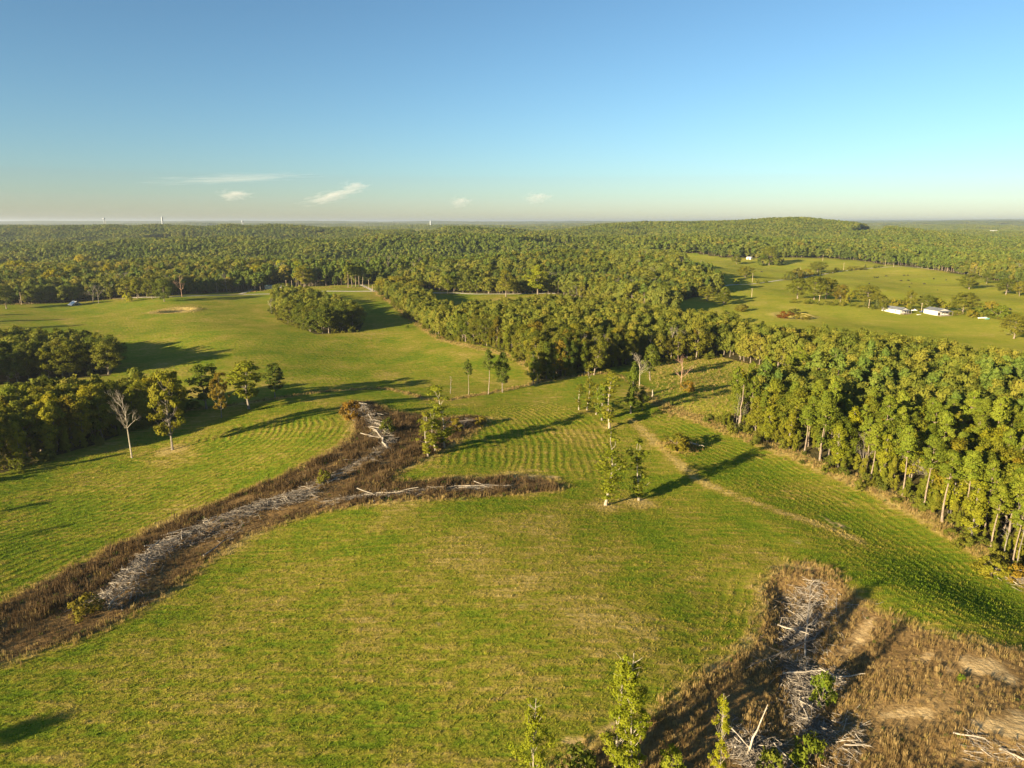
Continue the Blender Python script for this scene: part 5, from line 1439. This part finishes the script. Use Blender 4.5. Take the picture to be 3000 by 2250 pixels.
# ------------------------------------------------------------------ trees of the far pastures and roadside
GR = 'trees and bushes of the right pasture'
def T3(kind, cx, cy, ct, w, lab, tint=(1, 1, .85), g=GR, **kw):     # survey in the enlarged right-hand strip
    return tree_px(kind, 1474.6 + cx / 3, 405.5 + cy / 3, 405.5 + ct / 3, w / 3, lab, g, tint=tint, **kw)
for a in (('oak', 1853, 657, 560, 135, 'round spreading oak with pale trunk alone in the cattle pasture'), ('oak', 2095, 692, 586, 135, 'wide oak at the right edge of the cattle pasture'), ('oak', 2180, 702, 610, 70, 'narrow oak beside the wide one at the right edge'), ('oak', 1818, 818, 682, 160, 'big round oak behind the garage'),
          ('oak', 1198, 757, 632, 160, 'big round oak in the hedgerow left of the farmhouse'), ('tall_oak', 1470, 790, 668, 78, 'upright oak behind the farmhouse porch'), ('oak', 1580, 795, 695, 110, 'green oak between farmhouse and garage'), ('oak', 745, 718, 590, 140, 'leftmost oak of the pasture clump'), ('oak', 850, 725, 582, 150, 'middle oak of the pasture clump'),
          ('oak', 930, 720, 588, 140, 'right oak of the pasture clump'), ('oak', 1290, 770, 700, 70, 'small bush-like oak at the farmhouse corner'), ('oak', 405, 585, 508, 105, 'round tree above the gravel lane'), ('oak', 347, 494, 430, 66, 'small round tree far up the pasture'), ('oak', 560, 502, 378, 120, 'tall oak over the upper pasture thicket'),
          ('oak', 875, 552, 478, 95, 'round oak at the end of the lane hedge'), ('oak', 2145, 978, 815, 160, 'large oak with thick pale trunk at the right edge below the garage'), ('oak', 1970, 622, 555, 62, 'small tree right of the spreading oak'), ('oak', 1300, 800, 745, 60, 'low tree behind the farmhouse'),
          ('tall_oak', 265, 758, 668, 110, 'dark tree at the mouth of the shaded hollow'), ('oak', 160, 735, 640, 105, 'rounded tree at the upper end of the hollow'), ('oak', 215, 610, 540, 100, 'dark oak where the lane meets the forest')):
    T3(*a)
T3('oak', 1020, 742, 628, 105, 'brownish oak at the right end of the pasture clump', (1.15, .82, .75))
T3('shrub', 1070, 745, 660, 70, 'tall green bush under the brownish oak', (1.1, 1.1, .8))
for cx, cy, ct, w, lab, tint in ((690, 590, 545, 60, 'dark bush at the lower end of the lane hedge', (1.0, 1.0, .8)), (740, 588, 525, 80, 'brownish bush of the lane hedge', (1.4, 1.05, .8)), (800, 575, 530, 80, 'olive bush of the lane hedge', (1.2, 1.05, .8)), (480, 620, 595, 35, 'small round bush by the lane, left one', (1.2, 1.2, .8)),
                                 (535, 615, 597, 32, 'small round bush by the lane, right one', (1.2, 1.2, .8)), (348, 625, 592, 38, 'yellow-green bush below the round tree', (1.6, 1.6, .8)), (995, 545, 518, 40, 'yellowish bush along the lane', (1.5, 1.4, .8)), (1120, 530, 512, 110, 'low hedge bush along the upper lane', (1.1, 1.1, .8)),
                                 (520, 505, 440, 70, 'left half of the upper pasture thicket', (.9, 1.0, .8)), (600, 503, 455, 70, 'right half of the upper pasture thicket', (.9, 1.0, .8)), (640, 500, 462, 40, 'small bush beside the upper thicket', (.9, 1.0, .8)),
                                 (665, 845, 800, 95, 'dark red-brown bush beside the dry pasture pond', (1.0, .42, .5)), (725, 815, 785, 70, 'dark bush behind the red-brown bush', (.6, .6, .6)), (770, 850, 822, 110, 'olive brush patch on the dry pond bank', (1.3, 1.05, .8)), (380, 800, 755, 90, 'grey-brown bush below the hollow', (1.3, 1.0, .9)),
                                 (1700, 800, 735, 80, 'yellowish bush behind the garage', (1.4, 1.25, .8)), (1640, 795, 715, 80, 'olive bush right of the green oak', (1.2, 1.1, .8)), (1380, 780, 720, 80, 'pale twiggy bush behind the farmhouse roof', (1.4, 1.2, 1.0)), (1930, 835, 780, 90, 'green bush right of the garage oak', (1.0, 1.1, .8)),
                                 (1995, 830, 745, 100, 'greyish bush in the last hedgerow stretch', (1.2, 1.0, .9)), (2050, 850, 765, 110, 'green bush at the right end of the hedgerow', (.9, 1.05, .8)), (1870, 840, 795, 80, 'low bush just beyond the garage', (1.2, 1.1, .8)), (1450, 780, 735, 60, 'low bush beside the upright oak', (1.3, 1.2, .8)),
                                 (245, 640, 596, 55, 'yellow-green bush at the start of the lane', (1.5, 1.5, .8)), (300, 880, 800, 120, 'bushes at the foot of the hollow', (1.0, .95, .8))):
    T3('shrub', cx, cy, ct, w, lab, tint)
GL = 'trees along the gravel road'
def T1(kind, cx, cy, ct, w, lab, tint=(.95, .98, .85), **kw):       # survey in the enlarged left-hand strip
    return tree_px(kind, cx / 3, 405.5 + cy / 3, 405.5 + ct / 3, w / 3, lab, GL, tint=tint, **kw)
T1('bare', 400, 742, 650, 95, 'grey leafless tree left of the hay shed', None)
T1('bare', 603, 742, 622, 125, 'brown twiggy tree by the road, left of two', None)
T1('bare', 640, 748, 612, 110, 'brown twiggy tree by the road, right of two', None)
T1('shrub', 830, 738, 682, 52, 'bright yellow-green bush by the road', (2.0, 2.0, .9))
T1('tall_oak', 890, 717, 594, 80, 'yellowish roadside tree left of the big oaks', (1.5, 1.35, .8))
T1('oak', 985, 720, 598, 95, 'left of the two big dark roadside oaks', (.9, .9, .8))
T1('oak', 1065, 738, 588, 135, 'right and larger of the two big dark roadside oaks', (.62, .75, .75))
T1('bare_rust', 1180, 707, 556, 110, 'tan thin-leaved tree right of the roadside oaks', None)
T1('slim_tree', 187, 752, 648, 36, 'thin leafy tree beside the leaning pole', (.8, .9, .8))
T1('oak', 45, 785, 638, 120, 'dark round tree at the far left edge', (.7, .78, .75))
T1('oak', 360, 690, 528, 120, 'golden yellow tree at the forest front', (2.3, 1.75, .6))
T1('oak', 190, 690, 580, 80, 'yellow tree behind the leaning pole', (2.0, 1.7, .6))
T1('oak', 480, 640, 500, 90, 'tall yellow-green tree behind the golden one', (1.8, 1.6, .6))
T1('oak', 120, 600, 470, 150, 'broad yellow-olive tree at the far left of the forest', (1.9, 1.65, .65))
T1('oak', 540, 560, 440, 100, 'pale yellow tree deeper in the left forest', (1.9, 1.6, .7))
T1('oak', 715, 620, 500, 80, 'small gold-topped tree in the left forest', (1.9, 1.5, .6))
T1('oak', 700, 700, 640, 70, 'pale green low tree at the forest front', (1.5, 1.6, 1.0))
T1('oak', 1670, 620, 500, 75, 'yellow tree left of the long trailer', (1.9, 1.7, .6))
T1('oak', 1820, 580, 475, 70, 'bright lime tree above the long trailer', (1.8, 1.9, .6))
T1('oak', 1940, 600, 475, 100, 'lime yellow tree right of the long trailer', (1.8, 1.8, .6))
T1('oak', 1970, 645, 505, 110, 'tan-olive tree beside the road right of the trailer', (1.6, 1.35, .75))
T1('oak', 1690, 655, 580, 90, 'dark round tree left of the trailer end', (.85, .9, .8))
T1('shrub', 1820, 660, 620, 90, 'dark bush in front of the long trailer', (.8, .9, .8))
b_ = at(586.7, 677)
tree_px('bare_pale', 586.7, 678, 642, 16, 'white dead snag at the end of the pasture grove', GL)
GC = 'tall trees behind the small green field'
def T2(kind, cx, cy, ct, w, lab, tint): tree_px(kind, 737.3 + cx / 3, 405.5 + cy / 3, 405.5 + ct / 3, w / 3, lab, GC, tint=tint)
T2('tall_oak', 1065, 706, 535, 110, 'tall oak with white trunk behind the small green field', (1.15, 1.05, .85))
T2('tall_oak', 1272, 692, 508, 130, 'tall yellow-green oak behind the small green field', (1.6, 1.6, .75))
T2('oak', 690, 682, 562, 110, 'round green oak left of the small green field', (1.1, 1.1, .8))
T2('oak', 350, 680, 570, 190, 'pale tan-green tree at the head of the hedgerow', (1.6, 1.35, .9))
T2('oak', 480, 700, 600, 120, 'second pale tree down the hedgerow', (1.4, 1.25, .9))
for i, cx in enumerate((45, 70, 92, 118, 140)):
    tree_px('pine', 737.3 + cx / 3, 405.5 + (648 - i * 3) / 3, 405.5 + 505 / 3, 22, f'slim pine, {ordn(i + 1)} in the sunlit row by the road corner', 'row of pines by the road corner', tint=(1.3, 1.3, .9))

# ------------------------------------------------------------------ clouds and haze
def cloud_material(key, dens, ns):
    t = NT(key); tc = t.n('ShaderNodeTexCoord').outputs['Object']
    ln = t.n('ShaderNodeVectorMath', operation='LENGTH'); t.t.links.new(tc, ln.inputs[0])
    nz = t.noise(ns, 5, tc, .6)
    f = t.math('SUBTRACT', t.math('ADD', t.math('MULTIPLY', nz, 2.2), -.45), ln.outputs['Value'])
    d = t.math('MULTIPLY', t.rng(f, .0, .6), dens)
    v = t.n('ShaderNodeVolumePrincipled'); v.inputs['Color'].default_value = (1, 1, 1, 1); t.put(v.inputs['Density'], d); v.inputs['Anisotropy'].default_value = .1
    t.t.links.new(v.outputs[0], t.out.inputs['Volume'])
    MAT[key] = t.m
def cloud(label, x, y, wpx, hpx, dist, dens, ns, tilt=0.0):
    q = place_far(x, y, 0, dist); k = f'cloud_vapour_{x}'
    cloud_material(k, dens, ns)
    bm = bmesh.new(); bmesh.ops.create_icosphere(bm, subdivisions=3, radius=1.0)
    for v in bm.verts: v.co *= 1 + .05 * math.sin(v.co.x * 7 + v.co.z * 5)
    me = bpy.data.meshes.new('cloud'); bm.to_mesh(me); bm.free(); me.materials.append(MAT[k])
    o = link('cloud', me, None, q); w = wpx * dist / FPX; h = hpx * dist / FPX
    o.scale = (w * .75, w * .5, h * .75); o.rotation_euler = (0, tilt, 0)
    tag(o, label, 'cloud', 'small clouds low over the horizon')
cloud('small puffy peach cloud low on the left of the sky', 505, 421, 72, 22, 40000, .0008, 2.6)
cloud('ragged peach cloud with a raised right end', 715, 424, 120, 22, 40500, .0006, 3.0, -.22)
cloud('small bright puff at the raised end of the ragged cloud', 765, 404, 60, 26, 41000, .0007, 2.6)
cloud('small round cloud low in the middle of the sky', 994, 436, 46, 24, 40000, .0008, 2.6)
cloud('small soft cloud right of the round one', 1160, 427, 60, 24, 40000, .0007, 2.6)
cloud('long thin streak of cloud above the left puffs', 505, 386, 340, 11, 42000, 0.00012, 3.6, -.05)

def haze():
    t = NT('haze_air'); v = t.n('ShaderNodeVolumePrincipled')
    v.inputs['Color'].default_value = (.74, .83, .93, 1); v.inputs['Density'].default_value = 5.5e-5; v.inputs['Anisotropy'].default_value = .4
    t.t.links.new(v.outputs[0], t.out.inputs['Volume'])
    zlo, zhi = float(GZ.min()) - 1.5, float(max(GZ.max() + 26, CAM_Z + 20))
    X = float(max(abs(XS[0]), XS[-1])) + 50; y0, y1 = float(YS[0]) - 50, float(YS[-1]) + 50
    mb = MB(); mb.box((0, (y0 + y1) / 2, (zlo + zhi) / 2), (2 * X, y1 - y0, zhi - zlo))
    tag(mb.build('haze', t.m), 'thin bluish haze in the air over the far woods', kind='stuff')
haze()
